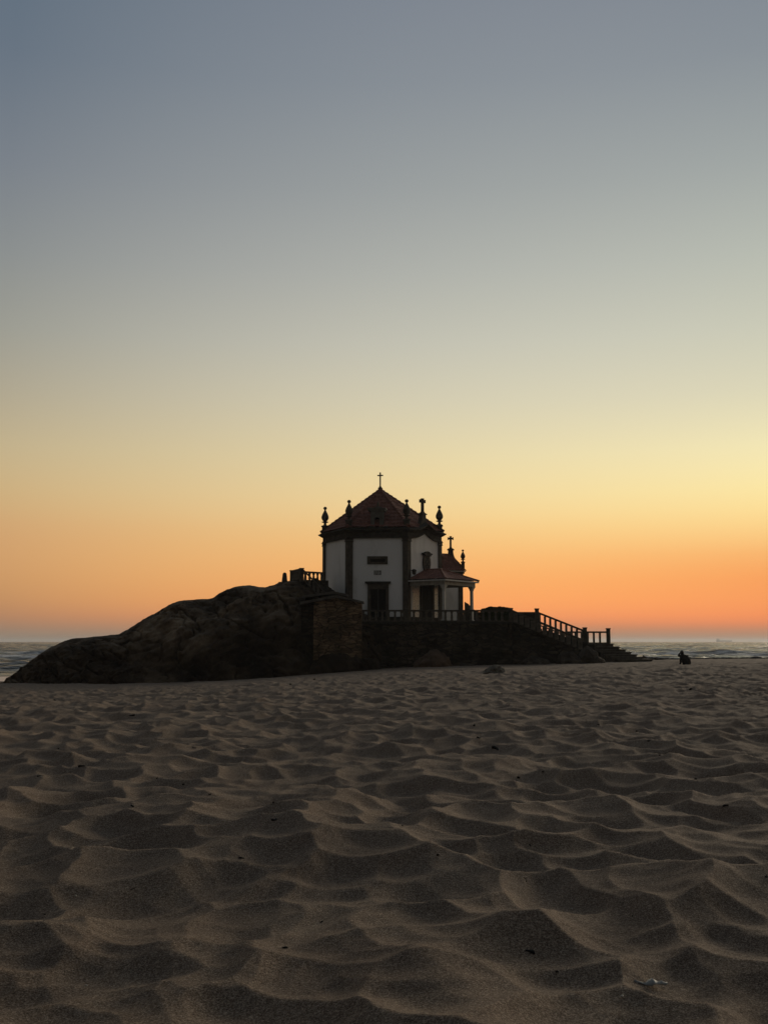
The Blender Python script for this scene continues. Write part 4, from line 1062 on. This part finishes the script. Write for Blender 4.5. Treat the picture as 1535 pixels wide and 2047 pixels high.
LIT = [
 (983,1497,24,'weed',-.1,'largest black seaweed scrap in the middle distance, below the two smaller ones'),
 (953,1475,12,'weed',-.5,'small oval black seaweed scrap just above the largest one'),
 (948,1449,15,'weed',-1.2,'hooked black seaweed scrap standing above the oval one'),
 (1050,1902,24,'weed',.1,'dark seaweed lump in the nearest hollow right of centre'),
 (1051,1766,16,'twig',1.5,'upright dark twig on the slope above the near seaweed lump'),
 (477,1716,14,'weed',-.3,'dark seaweed scrap on the foreground ridge left of centre'),
 (157,1534,15,'weed',.5,'dark slanting seaweed scrap on the far left sand'),
 (262,1782,15,'twig',.9,'thin dark twig on the pale slope at lower left'),
 (88,1828,8,'weed',-.6,'tiny dark seaweed crumb in the lower left hollow'),
 (640,1845,9,'weed',.7,'small dark seaweed crumb in the brown hollow at lower centre'),
 (565,1896,12,'weed',.5,'dark seaweed crumb on the ridge flank at lower centre left'),
 (875,1711,8,'pebble',0,'dark round pebble on the crest right of the foreground centre'),
 (1113,1947,8,'pebble',0,'dark pebble below the near seaweed lump'),
 (1264,1836,10,'twig',1.1,'short dark twig on the crest at lower right'),
 (1528,1754,12,'weed',-.2,'dark seaweed scrap at the right edge of the foreground'),
 (1142,1819,6,'shell',0,'tiny pale shell fragment in the right foreground hollow'),
 (152,1794,6,'shell',0,'tiny pale shell fragment in the left foreground hollow'),
 (1243,1995,9,'shell',0,'pale shell fragment on the ridge below the white scrap'),
 (173,1973,7,'shell',0,'pale shell fragment near the bottom left corner'),
 (543,1641,16,'weed',-.3,'flat dark seaweed scrap in a hollow left of centre'),
 (262,1612,14,'weed',-.1,'long flat dark seaweed scrap on the left slope'),
 (417,1590,9,'weed',-.2,'small dark seaweed scrap on a ridge between the two flat ones'),
 (367,1570,6,'pebble',0,'small dark pebble above the left ridge'),
 (547,1606,6,'pebble',0,'small dark pebble just above the flat scrap left of centre'),
 (315,1557,5,'pebble',0,'tiny dark pebble in the wide left hollow'),
 (75,1553,8,'weed',-.2,'tiny dark seaweed scrap near the left edge below the slanting one'),
 (385,1495,8,'weed',-.2,'tiny dark seaweed scrap on a crest in the left middle distance'),
 (116,1497,7,'weed',-.1,'tiny dark seaweed scrap on the far left crest'),
 (259,1431,13,'weed',.1,'flat dark seaweed scrap in front of the big rock'),
 (107,1399,7,'weed',0,'tiny dark seaweed scrap close before the big rock'),
 (581,1369,5,'pebble',0,'tiny dark pebble close to the foot of the rock'),
 (629,1359,5,'pebble',0,'tiny dark pebble close to the stone hut'),
 (636,1388,8,'weed',0,'tiny dark seaweed scrap on the sand before the hut'),
 (1017,1411,9,'twig',.9,'small dark twig on the sand before the lone grey boulder'),
 (1172,1445,11,'twig',1.4,'small upright twig in the right middle distance'),
 (1193,1449,6,'weed',-.2,'tiny dark seaweed scrap beside the upright twig'),
 (1272,1463,6,'pebble',0,'dark pebble in the right middle distance'),
 (1293,1482,9,'weed',-.3,'small dark seaweed scrap below the right middle pebble'),
 (1316,1511,7,'weed',0,'small dark seaweed scrap farther down the right slope'),
 (1380,1379,7,'pebble',0,'dark pebble on the sand before the seated person'),
 (1036,1556,8,'pebble',0,'dark pebble on a crest right of centre'),
 (1085,1544,6,'pebble',0,'smaller dark pebble up and right of the crest pebble'),
 (1387,1558,10,'weed',-.1,'dark seaweed scrap in the right hollow'),
 (1444,1615,13,'weed',-.2,'dark seaweed scrap at the edge of the right shaded hollow'),
 (1057,1690,7,'weed',-.3,'tiny dark seaweed scrap in the central hollow'),
 (803,1651,8,'weed',.3,'tiny dark seaweed scrap on the centre left ridge'),
]
for i, (px, py, w, k, a, lab) in enumerate(LIT): scrap(px, py, w, k, a, lab, i+1)
# torn white scrap lying in the right foreground
P = hit(1302, 1972); mb = MB(); s = 60/F_PX*P.y
prof = [(-.55, .13, .02), (-.42, .11, .03), (-.30, .05, .04), (-.18, .02, .07), (-.04, .10, .16), (.02, .19, .15), (.10, .13, .13), (.20, .08, .07), (.32, .09, .05), (.42, .05, .06), (.50, .06, .04)]
rows = []
for j in range(5):
    f = j/4-.5
    rows.append([(s*x, f*s*w*3.2, s*(z*(1-abs(f)*1.3)+.02*math.sin(x*13+j*2))) for x, z, w in prof])
n = len(prof); vs = [p for r in rows for p in r]; mb.add(vs, [(j*n+i, j*n+i+1, (j+1)*n+i+1, (j+1)*n+i) for j in range(4) for i in range(n-1)])
o = mb.build('paper_scrap', M['paper'], None, smooth=True); o.location = P+Vector((0, 0, .006)); so = o.modifiers.new('solid', 'SOLIDIFY'); so.thickness = .002
tag(o, 'torn curling whitish scrap lying in a hollow at the bottom right', 'litter')

# ------------------------------------------------------------------ evening haze over the sea
mh = bpy.data.materials.new('haze'); mh.use_nodes = True; nt = mh.node_tree; nt.nodes.clear()
pv = nt.nodes.new('ShaderNodeVolumePrincipled'); pv.inputs['Color'].default_value = (.93, .95, .97, 1); pv.inputs['Density'].default_value = 1.2e-4; pv.inputs['Anisotropy'].default_value = .3
mo = nt.nodes.new('ShaderNodeOutputMaterial'); nt.links.new(pv.outputs[0], mo.inputs['Volume'])
mb = MB(); mb.box(-16000, 16000, -200, 15500, SEA_Z-25, 16.5)
hz = mb.build('haze', mh); tag(hz, kind='stuff')
